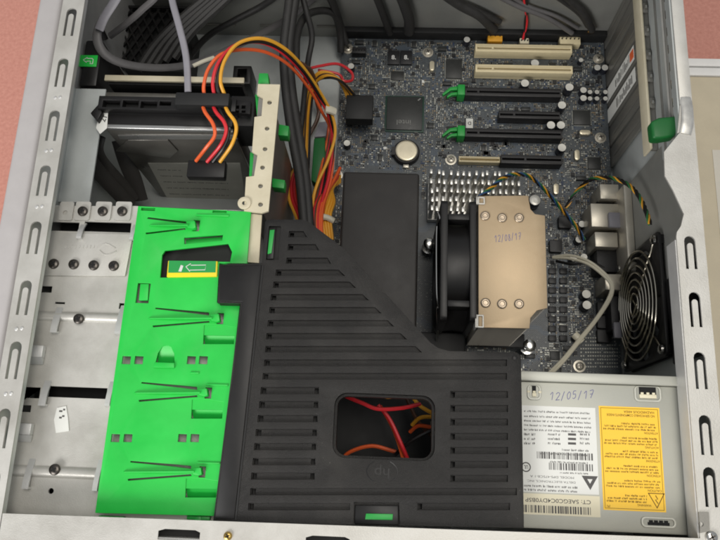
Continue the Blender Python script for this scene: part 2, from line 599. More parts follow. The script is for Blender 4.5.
# rear rim (right)
right_slots = [(685, 236, 696, 269), (689.5, 292, 700, 327), (694, 352, 705, 389), (699, 415, 711, 455), (703, 467, 715, 507)]
holes = []
for s in right_slots:
    x0, x1, y0, y1 = BX(*s, ZR)
    holes.append(u_slot(XR - 9.8 - 3.6, XR - 9.8 + 3.6, y0, y1, 1.8))
yt = A(690, 105, ZR)[1]
inner = P2([(664, 152), (665, 176), (673, 190), (684, 214), (681, 226), (677, 232)], ZR)
xin = XR - 18
outer = [(XR, YB - 24), (XR, yt), (XR - 8.5, yt), (XR - 12, A(0, 118, ZR)[1]), (XR - 10, A(680, 132, ZR)[1])] + inner + [(xin, inner[-1][1] - 3), (xin, YB + 6), (XR - 13, YB + 3), (XR - 13, YB - 24)]
MB().plate(outer, holes, ZR - 1.4, ZR).build('rear_rim', 'steel_cream', case)
MB().box(xin - 0.6, xin + 0.6, YB + 6, inner[-1][1] - 5, ZR - 16, ZR - 1.5).build('rim_lip', 'steel', case)
# rounded bright step where the rim drops beside the slot latch
st = MB()
p = A(683, 118, ZR)
st.tube([(XR - 4.5, p[1] + 16, ZR - 0.4), (XR - 4.2, p[1] + 6, ZR + 0.6), (XR - 5, p[1] - 4, ZR + 0.9), (XR - 7, p[1] - 12, ZR + 0.2)], 4.0, 0.7, n=12)
st.build('rim_step', 'aluminium', case)
# upper part of the rear side: flange, inner sheet, ledge for the slot brackets
fy0, fy1 = yt + 0.5, YT - 2
MB().box(XR - 8.5, XR, fy0, fy1, ZR - 1.4, ZR).build('rear_flange', 'steel_cream', case, 0.4)
fs_y0 = fy0 - 20
MB().add([(XR - 9.7, fs_y0, ZR - 1.5), (XR - 8.5, fs_y0, ZR - 1.5), (XR - 1.7, fs_y0, 121), (XR - 2.9, fs_y0, 121), (XR - 9.7, fy1, ZR - 1.5), (XR - 8.5, fy1, ZR - 1.5), (XR - 1.7, fy1, 121), (XR - 2.9, fy1, 121)],
         [(0, 1, 2, 3), (7, 6, 5, 4), (0, 4, 5, 1), (1, 5, 6, 2), (2, 6, 7, 3), (3, 7, 4, 0)]).build('flange_side', 'steel_grey', case)
for i in range(12):
    y0 = fy1 - 12 - i * 14.2
    MB().box(XR - 8.6, XR - 7.7, y0, y0 + 7, 163, 167).build('contact_spring', 'chrome', case, 0.1)
ly0, ly1 = A(650, 150, 120)[1], YT - 2
MB().box(XR - 8, XR - 1.7, ly0, ly1, 118, 120).build('bracket_ledge', 'steel_dark', case)
MB().box(XR - 10, XR - 8, ly0, ly1, 108, 123).build('bracket_edge', 'bracket_cream', case, 0.4)
for v in (8, 31, 55, 77, 103):
    q = A(652, v, 122)
    m = MB().box(XR - 7.6, XR - 3.4, q[1] - 4, q[1] + 4.5, 120, 122.2)
    m.box(XR - 6.8, XR - 4.4, q[1] - 1.5, q[1] + 1.5, 122.2, 124.2, 1)
    m.build('bracket_tab', ['steel_dark', 'chrome'], case, 0.4)
# expansion slot covers
sc = MB().box(-1, 1, -8.6, 8.6, 0, 104).box(-1.5, -1.02, -2.5, 2.5, 12, 92)
sc = sc.mesh('slot_cover', 'steel_dark', (0, 0, 0), 0.3)
for i in range(7):
    y = A(613, 46, 15)[1] + 6 - i * 20.3
    c = put('slot_cover', sc, case, (XR - 4, y, 13))
    if i in (3, 4):
        k = MB().box(XR - 5.9, XR - 5.75, y - 6.6, y + 6.6, 16, 92)
        rr = random.Random(i)
        for j in range(14):
            z0 = 42 + j * 3.1
            k.box(XR - 6.0, XR - 5.91, y - 5 + 2 * rr.random(), y + 5 - 5 * rr.random(), z0, z0 + rr.choice((1.0, 1.8)), 1)
        k.build('sticker', ['white_label', 'ink'], c)
    if i == 3:
        MB().box(XR - 6.1, XR - 5.95, y - 4, y + 4, 82, 91).build('sticker_mark', 'wire_orange', c)
# lengthwise ribs on the sloping inner sheet
for fz, mt_ in ((0.22, 'steel_dark'), (0.3, 'steel_cream'), (0.62, 'steel_dark')):
    x_, z_ = XR - 9.7 + fz * 6.8, ZR - 1.5 - fz * 55.5
    MB().tube([(x_, fs_y0 + 2, z_), (x_, (fs_y0 + fy1) / 2, z_), (x_, fy1 - 1, z_)], 1.6, 1.2, n=8).build('stiffening_rib', mt_, case)
# green slot latch
g = MB()
gp = P2([(651, 121), (659, 117), (680, 115), (681, 126), (675, 136), (662, 138), (653, 138)], 168)
g.plate(gp, [], 158, 168)
g.build('slot_latch', 'green_dark', case, 2.0, seg=3)
# side sheet between slots and fan
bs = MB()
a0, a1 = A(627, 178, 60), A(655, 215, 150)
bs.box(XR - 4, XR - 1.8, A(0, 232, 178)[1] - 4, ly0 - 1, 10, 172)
bs.build('rear_sheet', 'steel_shaded', case)
i0 = BX(620, 186, 632, 272, 58)
MB().box(XR - 11, XR - 4.2, i0[2], i0[3], 16, 62).build('port_shield', 'port_metal', case, 1.2)

# lower rim (bottom of the picture)
lo = MB()
yr0, yr1 = A(300, 562, ZR)[1], A(300, 528.5, ZR)[1]
yh0, yh1 = A(300, 546, ZR)[1], A(300, 535, ZR)[1]
hl = []
for (u0, u1) in ((158, 200), (306, 350), (450, 493)):
    a, b = A(u0, 534, ZR), A(u1, 534, ZR)
    hl.append([(a[0], yh0), (b[0], yh0), (b[0], yh1 - 1.2), (b[0] - 3, yh1), (a[0] + 4, yh1), (a[0], yh1 - 1.2)])
lo.plate([(rim_l + 0.5, yr0), (XR - 13.4, yr0), (XR - 13.4, yr1 + 4.5), (rim_l + 0.5, yr1 + 1)], hl, ZR - 1.3, ZR - 0.1)
lo.box(rim_l + 0.5, XR - 13.4, yr1 - 1.2, yr1, ZR - 24, ZR - 1.4)
lo.box(rim_l + 0.5, XR - 13.4, yr0, yr0 + 1.2, 8, ZR - 1.4)
lo.build('lower_rim', 'steel_cream', case)
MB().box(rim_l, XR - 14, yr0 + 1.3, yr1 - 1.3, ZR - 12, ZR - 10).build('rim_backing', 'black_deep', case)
put('screw', SCREW_BRASS, case, A(228, 536, ZR))
# corner plate right
cp = P2([(698, 512), (708, 512), (709, 531), (699, 533)], ZR)
MB().plate(cp, [circ(*A(696.5 + 4, 524, ZR)[:2], 1.4, 12)], ZR + 0.1, ZR + 1.2).build('corner_tab', 'steel_dark', case)
put('screw', SCREW_CHROME, case, A(711, 537, ZR))

# ---- drive cage: pale sheet on the left under the green retainer
ZC = 156.0
def H(u0, v0, u1, v1, z=ZC):
    x0, x1, y0, y1 = BX(u0, v0, u1, v1, z)
    return [(x0, y0), (x1, y0), (x1, y1), (x0, y1)]
sheet = P2([(46, 206), (136, 206), (262, 214), (236, 519), (-20, 519)], ZC)
sheet[0] = (XL + 2, sheet[0][1]); sheet[-1] = (XL + 2, A(100, 524, ZC)[1]); sheet[-2] = (sheet[-2][0], A(100, 524, ZC)[1])
hs = [H(46, 222, 79, 231), H(84, 222, 131, 232), H(14, 387, 40, 398), H(48, 387, 107, 398), H(38, 286, 52, 292.5), H(17, 405, 31, 412),
      H(10, 432, 16, 440), circ(*A(51, 491, ZC)[:2], 1.8, 14), H(55, 302, 65, 304), H(119, 303, 124, 309)]
cs = MB().plate(sheet, hs, ZC - 1.5, ZC)
xs0, xs1, ys0, ys1 = XL + 3, A(262, 214, ZC)[0], A(100, 519, ZC)[1], A(136, 206, ZC)[1]
cage = cs.build('cage_sheet', 'steel_cream', case)
MB().box(xs0, xs1 - 8, ys0 + 2, ys1 - 4, ZC - 26, ZC - 24).build('bay_shade_plate', 'black_deep', case)  # added black plate, stands in for the shade behind the sheet's holes
cw = MB().box(xs1 - 10, xs1 - 8.5, ys0, ys1, 8, ZC - 1.6)
cw.box(xs0, xs1 - 10, ys1 - 2, ys1 - 0.5, 8, ZC - 1.6)
cw.build('cage_wall', 'steel', case)
# lapped strip with four screws
lap = P2([(40, 232.5), (133, 234), (125, 276), (26, 275)], ZC + 2)
lap[0] = (XL + 3, lap[0][1]); lap[-1] = (XL + 3, lap[-1][1])
MB().plate(lap, [], ZC + 0.1, ZC + 2).build('screw_strip', 'steel_cream', case, 0.4)
# tab row at the cage's upper edge
for (u0, u1) in ((59, 73), (75, 90), (95, 111), (115, 131)):
    x0, x1, y0, y1 = BX(u0, 204.5, u1, 221, ZC + 1)
    hh = [circ((x0 + x1) / 2 - 0.5, (y0 + y1) / 2, 1.7, 12)] if u0 == 59 else []
    MB().plate(rrect(x0, x1, y0 + 0.5, y1 + 2, 1.4), hh, ZC + 0.2, ZC + 1.4).build('mounting_tab', 'steel_cream', case)
for (u, v) in ((83, 211.5), (103, 211.5), (122.5, 211.5)):
    put('screw', SCREW_DARK, case, A(u, v, ZC + 1.4), rz=random.random() * 3)
for (u, v) in ((54, 264), (74, 264.5), (94, 265.5), (114, 266)):
    put('screw', SCREW_DARK, case, A(u, v, ZC + 2), rz=random.random() * 3)
# pressed marks between: an arrow and a row of pressed letters
em = MB()
pa = A(108, 250, ZC + 2)
em.tube([(pa[0] - 8, pa[1] + 1.5, ZC + 2), (pa[0] - 2, pa[1] + 4.5, ZC + 2), (pa[0] + 5, pa[1] + 1.5, ZC + 2)], 0.5, 0.5, n=6, k=3)
em.tube([(pa[0] - 6, pa[1] - 0.5, ZC + 2), (pa[0] - 1, pa[1] - 3.5, ZC + 2), (pa[0] + 6, pa[1] - 0.5, ZC + 2)], 0.5, 0.5, n=6, k=3)
for i in range(9):
    x = A(65 + i * 3.6, 247, ZC + 2)
    em.tube([(x[0], x[1] - 1, ZC + 2), (x[0] + .3, x[1] + 1, ZC + 2)], 0.45, 0.45, n=6, k=2)
em.build('pressed_mark', 'steel_cream', case)
# pressed ribs
for (u0, v0, u1, v1) in ((33, 312, 122, 322), (3, 466, 98, 478)):
    x0, x1, y0, y1 = BX(u0, v0, u1, v1, ZC)
    m = MB()
    prof = [(-1, 0), (-.75, .55), (-.4, .9), (0, 1), (.4, .9), (.75, .55), (1, 0)]
    vs = [(x, (y0 + y1) / 2 + a * (y1 - y0) / 2, ZC - 0.1 + b * 2.6) for x in (x0, x1) for a, b in prof]
    m.add(vs, [(i, i + 1, i + 8, i + 7) for i in range(6)] + [list(range(7))[::-1], list(range(7, 14))])
    m.build('pressed_rib', 'steel_cream', case)
for (u, v) in ((79, 319), (55, 469.5)):
    put('screw', SCREW_DARK, case, A(u, v, ZC + 2.4), rz=random.random() * 3)
# bent spring tabs
def bent_tab(u0, v0, u1, v1, h=7):
    x0, x1, y0, y1 = BX(u0, v0, u1, v1, ZC + h * 0.6)
    m = MB()
    n = 6
    vs, fs = [], []
    for i in range(n + 1):
        t_ = i / n
        y = y1 + (y0 - y1) * t_
        z = ZC - 1 + h * (1 - (1 - t_) ** 1.6)
        vs += [(x0, y, z), (x1, y, z), (x1, y, z - 1.2), (x0, y, z - 1.2)]
    for i in range(n):
        for j in range(4):
            k = (j + 1) % 4
            fs.append((i * 4 + j, i * 4 + k, (i + 1) * 4 + k, (i + 1) * 4 + j))
    fs += [(3, 2, 1, 0), tuple(n * 4 + j for j in range(4))]
    m.add(vs, fs)
    m.box(x0, x1, y0 - 1.2, y0, ZC + 0.2, ZC - 1 + h)
    m.build('bent_tab', 'steel', case)
for q in ((53, 303, 59.5, 331), (117, 304, 123, 332), (41, 377, 48, 404), (107, 378, 112, 404), (25, 455, 31.5, 487), (95, 456, 100, 489),
          (78, 221, 83, 237), (131, 221, 135, 238)):
    bent_tab(*q, h=6)
for q in ((27, 345, 42, 364), (13, 423, 30, 442)):
    x0, x1, y0, y1 = BX(*q, ZC + 5)
    m = MB().box(x0, x1, y0 + 4.5, y1, ZC + 0.2, ZC + 5)
    m.add([(x0, y0 + 4.5, ZC + 5), (x1, y0 + 4.5, ZC + 5), (x1, y0, ZC + 1), (x0, y0, ZC + 1), (x0, y0 + 4.5, ZC + .2), (x1, y0 + 4.5, ZC + .2)],
          [(0, 3, 2, 1), (3, 4, 5, 2), (0, 4, 3), (1, 2, 5)])
    m.build('raised_block', 'steel', case, 0.6)
# torn white paper tag
sx = P2([(57, 408), (66, 406), (68, 418), (69, 431), (56, 433), (54, 420)], ZC + 0.5)
tg = MB().plate(sx, [], ZC + 0.15, ZC + 0.6)
tg = tg.build('torn_sticker', ['white_label'], case)
tm = MB()
for (u, v, s) in ((59, 412, 2.2), (62, 417, 1.6), (59, 418.5, 1.8), (63, 410.5, 1.4)):
    q = A(u, v, ZC + .6)
    tm.box(q[0], q[0] + s, q[1], q[1] + 1.2, ZC + .61, ZC + .66)
tm.build('printed_mark', 'ink', tg)
# left inner cage side above, grey
m = MB()
q0, q1 = A(72, 88, 150), A(97, 205, 150)
m.box(XL + 4.6, A(97, 150, 146)[0], A(0, 206, 150)[1] + 6, A(80, 86, 150)[1], 144.5, 146)
m.box(XL + 3, XL + 4.5, ys1 + 1, A(80, 86, 150)[1], 8, 150)
m.build('cage_side', 'steel_grey', case)

# ---- black plastic front intake at upper left
ib = MB().box(XL + 3, A(100, 60, 140)[0], A(0, 84, 140)[1], A(0, 38, 140)[1], 60, 140)
ib.build('intake_housing', 'black_smooth', case, 2.0)
q = BX(79.5, 55, 97, 66.5, 141)
ar = MB().box(q[0], q[1], q[2], q[3], 140.1, 141).build('arrow_tile', 'green', case, 0.3)
am = MB()
cx, cy = (q[0] + q[1]) / 2, (q[2] + q[3]) / 2
am.tube([(cx + 3.8, cy - 2.6, 141.1), (cx + 3.8, cy + 1.2, 141.1), (cx + 2.8, cy + 2, 141.1), (cx - 1, cy + 2, 141.1), (cx - 1, cy + 3, 141.1), (cx - 4, cy + 0.6, 141.1),
         (cx - 1, cy - 1.6, 141.1), (cx - 1, cy - 0.4, 141.1), (cx + 1.8, cy - 0.4, 141.1), (cx + 1.8, cy - 2.6, 141.1), (cx + 3.8, cy - 2.6, 141.1)], 0.35, 0.06, n=5, k=2, raw=True)
am.build('printed_arrow', 'print_white', ar)
# diamond grille
gz = 66
gx0, gx1, gy0, gy1 = BX(104, 8, 182, 64, gz)
MB().box(gx0, gx1, gy0, min(gy1, YT - 3), 9, 58).build('intake_box', 'black_deep', case)
gm = MB()
sp = 8.4
def clip_line(px_, py_, dx, dy):
    ts = []
    for (a, d, lo_, hi_) in ((px_, dx, gx0, gx1), (py_, dy, gy0, gy1)):
        t0, t1 = sorted(((lo_ - a) / d, (hi_ - a) / d))
        ts.append((t0, t1))
    t0, t1 = max(x[0] for x in ts), min(x[1] for x in ts)
    return (t0, t1) if t1 - t0 > 1 else None
grille = thing  # placeholder name, replaced below
gy1 = min(gy1, YT - 3)
bars = []
for sgn in (1, -1):
    for k in range(-16, 30):
        o_ = gx0 + k * sp
        dx, dy = math.cos(rad(62 * sgn)), math.sin(rad(62 * sgn))
        oy = gy0
        r_ = clip_line(o_, oy, dx, dy)
        if r_:
            bars.append(((o_ + dx * r_[0], oy + dy * r_[0]), (o_ + dx * r_[1], oy + dy * r_[1]), sgn))
gf = MB()
gf.plate([(gx0 - 3, gy0 - 3), (gx1 + 3, gy0 - 3), (gx1 + 3, gy1 + 2), (gx0 - 3, gy1 + 2)],
         [[(gx0, gy0), (gx1, gy0), (gx1, gy1), (gx0, gy1)]], 59, gz + 1)
grl = gf.build('intake_grille', 'black_smooth', case, 0.4)
for (a, b, sgn) in bars:
    d = Vector((b[0] - a[0], b[1] - a[1]))
    L = d.length
    ang = math.atan2(d.y, d.x)
    T = Matrix.Translation((a[0], a[1], gz - 2 + (0.3 if sgn > 0 else 0))) @ Matrix.Rotation(ang, 4, 'Z')
    MB().box(0, L, -0.8, 0.8, -1.2, 1.2, 0, T).build('grille_bar', 'black_smooth', grl)
# glossy wire boot beside the rim
MB().tube([A(92, -10, 100), A(90, 8, 110), A(93, 26, 112), A(100, 42, 105)], 7.5, 6, n=14).build('rubber_boot', 'black_smooth', case)

# ------------------------------------------------------------------ power supply
ZP = 160.0
psu_x0, psu_x1 = A(497, 440, ZP)[0], XR - 17
psu_y0, psu_y1 = A(600, 531.5, ZP)[1], A(600, 384, ZP)[1]
psu = thing('power_supply', 'grey metal power supply with white and yellow labels below the motherboard', 'power supply', ((psu_x0 + psu_x1) / 2, (psu_y0 + psu_y1) / 2, 8))
MB().box(psu_x0, psu_x1, psu_y0, psu_y1, 8.2, ZP).build('housing', 'steel_psu', psu, 1.0)
lipy = A(600, 373.5, ZP + 3)[1]
notch = BX(635, 384, 660, 401, ZP)
fl = MB().box(psu_x0, psu_x1, psu_y1 + 0.2, lipy, ZP - 8, ZP + 3)
fl.build('top_flange', 'steel_psu', psu, 0.8)
for (u0, v0, u1, v1, kind) in ((634, 385, 661, 402, 0), (527, 385, 541, 400, 0), (641, 517, 676, 528, 1)):
    x0, x1, y0, y1 = BX(u0, v0, u1, v1, ZP)
    y0 = max(y0, psu_y0 + 0.8)
    y1 = min(y1, psu_y1 - 0.4)
    m = MB().plate(rrect(x0, x1, y0, y1, 2.6), [rrect(x0 + 1.3, x1 - 1.3, y0 + 1.3, y1 - (0.5 if kind == 0 else 1.3), 1.8)], ZP + 0.05, ZP + 0.9)
    o_ = m.build('pressed_ring', 'steel_psu', psu, 0.25)
    ym = (y0 + y1) / 2
    if kind == 0:
        MB().box(x0 + 3.2, x1 - 3.2, ym - 0.3, y1 - 0.6, ZP + 0.03, ZP + 0.3).build('slot', 'recess', o_)
        k = MB()
        xm = (x0 + x1) / 2
        k.box(x0 + 3.2, x1 - 3.2, ym - 2.6, ym - 0.3, ZP + 0.05, ZP + 1.0)
        for s_ in (-1, 0, 1):
            k.box(xm + s_ * 3.6 - 0.9, xm + s_ * 3.6 + 0.9, ym - 0.3, ym + 1.0, ZP + 0.05, ZP + 1.0)
        k.build('catch', 'cream_label', o_, 0.2)
    else:
        k = MB().box(x0 + 4, x1 - 4, y0 + 1.5, y0 + 3.2, ZP + 0.03, ZP + 0.3)
        for s_ in range(4):
            xm = x0 + 6 + s_ * (x1 - x0 - 12) / 3
            k.box(xm - 1.2, xm + 1.2, y0 + 3.2, y0 + 4.4, ZP + 0.03, ZP + 0.3)
        k.build('slot', 'recess', o_)
for (u, v) in ((692, 485), (691, 493.5), (692, 501)):
    put('vent_hole', MB().lathe([(1.1, 0), (1.1, .12)], 10).mesh('vent_hole', 'recess'), psu, A(u - 4, v, ZP + 0.05))
m = MB()
a, b = A(597, 395.5, ZP), A(549, 396.5, ZP)
# handwritten date reads upright from the picture's lower side
handwrite(m, '12/05/17', A(550, 400, ZP), A(595, 398, ZP), 4.8, 0.22, ZP + 0.04)
m.build('handwriting', 'pen_blue', psu)

# white rating label
wl = BX(515, 406.5, 597, 493, ZP)
lab = MB().box(wl[0], wl[1], wl[2], wl[3], ZP + 0.03, ZP + 0.13).build('rating_label', 'white_label', psu)
m = MB()
zt = ZP + 0.16
def PU(u, v):
    return A(u, v, zt)
rows = [(410.5, 'WARNING'), (415.5, None), (420, None), (424.5, None), (429, None)]
for v, _ in rows:
    a, b = PU(524, v), PU(593, v)
    microtext(m, a[0], b[0], a[1] - 0.9, zt, 1.3, fill=0.97)
for v in (434, 438.5, 443):
    for (u0, u1) in ((524, 537), (548, 562), (580, 591)):
        a, b = PU(u0, v), PU(u1, v)
        microtext(m, a[0], b[0], a[1] - 0.8, zt, 1.6)
    a, b = PU(568, v), PU(576, v)
    m.box(a[0], b[0], a[1] - 0.9, a[1] + 0.5, zt, zt + 0.02)
for (u0, u1, v) in ((562, 592, 449.5), (540, 594, 453)):
    a, b = PU(u0, v), PU(u1, v)
    microtext(m, a[0], b[0], a[1] - 0.8, zt, 1.4)
def barcode(mb, u0, u1, v0, v1, rr):
    x0, x1, y0, y1 = BX(u0, v0, u1, v1, zt)
    x = x0
    while x < x1:
        w_ = rr.choice((0.35, 0.35, 0.7, 1.0))
        mb.box(x, x + w_, y0, y1, zt, zt + 0.02)
        x += w_ + rr.choice((0.35, 0.45, 0.8))
barcode(m, 537, 593, 452.5, 459.5, random.Random(1))
barcode(m, 549, 592, 463.5, 470.5, random.Random(2))
for (u0, u1, v) in ((550, 592, 461.5), (560, 592, 472.5)):
    a, b = PU(u0, v), PU(u1, v)
    microtext(m, a[0], b[0], a[1] - 0.6, zt, 1.1)
text_into(m, 'MODEL DPS-475CB-1 A', *PU(552, 477)[:2], zt, 1.3, 180, 27)
text_into(m, 'DELTA ELECTRONICS, INC.', *PU(551, 481.5)[:2], zt, 1.4, 180, 30)
for v in (485.5, 489.5):
    a, b = PU(524, v), PU(584, v)
    microtext(m, a[0], b[0], a[1] - 0.6, zt, 1.5)
# approval mark and delta triangle
cx, cy, _ = PU(526, 467)
ring = [(cx + 2.7 * math.cos(i * math.pi / 12), cy + 2.7 * math.sin(i * math.pi / 12), zt) for i in range(25)]
m.tube(ring, 0.4, 0.02, n=5, raw=True)
text_into(m, 'UL', cx, cy, zt, 2.4, 180, 2.6, thick=0.02)
tx, ty, _ = PU(590, 482)
tri = [(tx - 5, ty + 3.6), (tx + 5, ty + 3.6), (tx, ty - 4.8)]
m.plate(tri, [inset(tri, 1.9)], zt, zt + 0.02)
m.build('printed_text', 'ink', lab)
ct = BX(515, 494.5, 600, 515.5, ZP)
lab2 = MB().box(ct[0], ct[1], ct[2], ct[3], ZP + 0.03, ZP + 0.13).build('serial_label', 'cream_label', psu)
m = MB()
text_into(m, 'CT: 5AEGC0C4DY0B5P', *PU(558, 501)[:2], zt, 2.4, 180, 40, thick=0.01)
barcode(m, 522, 591, 506, 513.5, random.Random(3))
m.build('printed_text', 'ink', lab2)
# yellow caution label
yl = BX(601, 407, 662.5, 511, ZP)
lab3 = MB().box(yl[0], yl[1], yl[2], yl[3], ZP + 0.03, ZP + 0.13).build('caution_label', 'yellow_label', psu)
m = MB()
yo = [(yl[0] + 1, yl[2] + 1), (yl[1] - 1, yl[2] + 1), (yl[1] - 1, yl[3] - 1), (yl[0] + 1, yl[3] - 1)]
m.plate(yo, [inset(yo, 0.28)], zt, zt + 0.02)
def YL(fx, fy):
    return yl[0] + fx * (yl[1] - yl[0]), yl[3] - fy * (yl[3] - yl[2])
def heading(body, fx, fy, wd, h=1.6):
    x, y = YL(fx, fy)
    text_into(m, body, x, y, zt, h, 180, wd, thick=0.012)
heading('HAZARDOUS AREA', 0.66, 0.05, 19, 1.5)
heading('NO SERVICEABLE COMPONENTS INSIDE', 0.52, 0.085, 30, 1.5)
blocks = [(0.165, 3, 'ATTENTION'), (0.305, 3, 'ACHTUNG'), (0.435, 3, 'ATTENZIONE'), (0.575, 3, 'ATENCION'), (0.715, 3, 'CAUTION'), (0.855, 3, 'WARNING')]
for fy, n, hd in blocks:
    for i in range(n):
        x0, y = YL(0.06 + (0.3 if i == 0 else 0) + 0.02 * (i % 2), fy + i * 0.028)
        x1 = YL(0.95 if fy < 0.8 else 0.72, 0)[0]
        microtext(m, x0, x1, y - 0.7, zt, 1.3, fill=0.98)
    heading(hd, (0.84 if fy < 0.8 else 0.66), fy + n * 0.028 + 0.004, 8.5, 1.3)
cx, cy = YL(0.86, 0.89)
tri = [(cx - 5.2, cy + 4.2), (cx + 5.2, cy + 4.2), (cx, cy - 5)]
m.plate(tri, [inset(tri, 0.5)], zt, zt + 0.02)
m.tube([(cx + .8, cy - 2, zt), (cx - .7, cy + 0.2, zt), (cx + .7, cy + 0.6, zt), (cx - .5, cy + 2.8, zt)], 0.3, .02, n=5, raw=True)
x0, y = YL(0.06, 0.975)
microtext(m, x0, x0 + 2.5, y, zt, 1.5)
m.build('printed_text', 'ink_brown', lab3)

# ------------------------------------------------------------------ motherboard
ZB = 15.0
bx0, bx1 = A(338, 120, ZB)[0], XR - 5.6
by0, by1 = 66.0, A(420, 37, ZB)[1]
mb_ = thing('motherboard', 'dark blue printed circuit board crowded with slots, chips and capacitors', 'motherboard', ((bx0 + bx1) / 2, (by0 + by1) / 2, 8))
MB().box(bx0, bx1, by0, by1, ZB - 1.6, ZB).build('board', 'pcb', mb_)
MB().box(bx0, bx1, by1 - 3.2, YT - 2, ZB + .05, 27).build('edge_strip', 'black_deep', mb_, 0.6)  # black strip put in for the shadow line along the board's upper edge

used = []
def reserve(x0, x1, y0, y1):
    used.append((min(x0, x1) - .6, max(x0, x1) + .6, min(y0, y1) - .6, max(y0, y1) + .6))

def board_box(name, px_, h, mats, bevel=0.4, z=None):
    x0, x1, y0, y1 = BX(*px_, ZB + h)
    reserve(x0, x1, y0, y1)
    return MB().box(x0, x1, y0, y1, ZB + 0.02, ZB + h).build(name, mats, mb_, bevel), (x0, x1, y0, y1)

# cream PCI slots
def slot(name, u0, v0, u1, wmm, hmm, mats, keys=(0.18,)):
    a, b = A(u0, v0, ZB + hmm), A(u1, v0, ZB + hmm)
    x0, x1, y1 = a[0], b[0], (a[1] + b[1]) / 2
    y0 = y1 - wmm
    reserve(x0, x1, y0, y1)
    ym = (y0 + y1) / 2
    hl_ = []
    ks = [0.02] + list(keys) + [0.985]
    for i in range(len(ks) - 1):
        xa = x0 + (x1 - x0) * ks[i] + (1.0 if i else 0)
        xb = x0 + (x1 - x0) * ks[i + 1] - (1.0 if i < len(ks) - 2 else 0)
        hl_.append([(xa, ym - 1), (xb, ym - 1), (xb, ym + 1), (xa, ym + 1)])
    m = MB().plate([(x0, y0), (x1, y0), (x1, y1), (x0, y1)], hl_, ZB + 2, ZB + hmm)
    m.box(x0, x1, y0, y1, ZB + 0.02, ZB + 1.9)
    o_ = m.build(name, mats[0], mb_, 0.25)
    c = MB()
    n = int((x1 - x0) / 1.27)
    for i in range(n):
        x = x0 + 2 + i * (x1 - x0 - 4) / n
        for s_ in (-1, 1):
            c.box(x, x + 0.5, ym + s_ * 1.7 - 0.35, ym + s_ * 1.7 + 0.35, ZB + hmm + 0.01, ZB + hmm + 0.06)
    tag(c.build('contact_row', mats[1], o_), None, None, kind='stuff')
    return o_, (x0, x1, y0, y1)
slot('expansion_slot', 475.5, 44.5, 572, 8.0, 12, ('pci_cream', 'smd_tan'))
slot('expansion_slot', 475.5, 65.0, 572.5, 8.0, 12, ('pci_cream', 'smd_tan'))
o1, e1 = slot('graphics_slot', 465, 88, 561, 8.5, 11, ('slot_black', 'smd_black'), (0.14,))
slot('short_slot', 499, 111, 560, 7.5, 11, ('slot_black', 'smd_black'), (0.25,))
o2, e2 = slot('graphics_slot', 465, 129, 562, 8.5, 11, ('slot_black', 'smd_black'), (0.14,))
slot('short_slot', 501, 155, 562, 8.5, 11, ('slot_black', 'smd_black'), (0.4,))
slot('pale_header', 459, 156.5, 500, 5.5, 7, ('pci_cream', 'smd_tan'), ())
# green card latches
for o_, e in ((o1, e1), (o2, e2)):
    x0, y0, y1 = e[0], e[2], e[3]
    m = MB()
    m.box(x0 - 7, x0 - 0.3, y0 - 1, y1 + 1, ZB + 0.05, ZB + 14)
    m.plate([(x0 - 7, y1 + 0.5), (x0 - 14, y1 - 1), (x0 - 21, y1 - 8), (x0 - 20, y1 - 9.5), (x0 - 13, y1 - 4), (x0 - 7, y1 - 3.5)], [], ZB + 8, ZB + 12)
    m.plate([(x0 - 7, y0 + 3), (x0 - 13, y0 + 2), (x0 - 17, y0 - 2), (x0 - 16, y0 - 3), (x0 - 12, y0 - .5), (x0 - 7, y0)], [], ZB + 8, ZB + 12)
    m.build('latch', 'green_clip', o_, 0.5)
# white part marker between the graphics slots
o_, e = board_box('marker_tile', (466, 118.5, 473, 128), 1, 'white_label', 0.1)
m = MB()
text_into(m, 'D', (e[0] + e[1]) / 2, (e[2] + e[3]) / 2, ZB + 1.03, 3.4, 180, thick=0.03)
m.build('printed_text', 'ink', o_)

# chips
def chip(px_, h, legs=True, name='chip'):
    o_, e = board_box(name, px_, h, 'chip', 0.25)
    if legs:
        m = MB()
        n = int((e[1] - e[0]) / 1.1)
        for i in range(n):
            x = e[0] + 0.6 + i * (e[1] - e[0] - 1.2) / n
            for y in (e[2] - 1.1, e[3]):
                m.box(x, x + 0.45, y, y + 1.1, ZB + 0.05, ZB + 0.5)
        n = int((e[3] - e[2]) / 1.1)
        for i in range(n):
            y = e[2] + 0.6 + i * (e[3] - e[2] - 1.2) / n
            for x in (e[0] - 1.1, e[1]):
                m.box(x, x + 1.1, y, y + 0.45, ZB + 0.05, ZB + 0.5)
        tag(m.build('pin_row', 'smd_silver', o_), None, None, kind='stuff')
    return o_, e
co, ce = board_box('chip_carrier', (385, 96, 424, 132), 1.2, 'carrier', 0.2)
x0, x1, y0, y1 = ce
cc = MB().box(x0 + 1.6, x1 - 1.6, y0 + 1.6, y1 - 1.6, ZB + 1.22, ZB + 2.8).build('chip_cap', 'chip', co, 0.4)
m = MB()
text_into(m, 'intel', (x0 + x1) / 2 - 0.5, y0 + 9, ZB + 2.83, 5.0, 180, 13)
m.plate([(x1 - 6.5, y1 - 5), (x1 - 5.3, y1 - 5.6), (x1 - 3.2, y1 - 3.4), (x1 - 4, y1 - 2.8)], [], ZB + 2.81, ZB + 2.84)
m.build('printed_text', 'print_grey', cc)
chip((446, 59, 462, 78), 2.2)
chip((391, 71, 404, 80), 1.6)
chip((573.5, 110, 590.5, 124.5), 2.0)
chip((588, 157, 601, 169), 2.0)
chip((550, 351, 560, 360), 1.5)
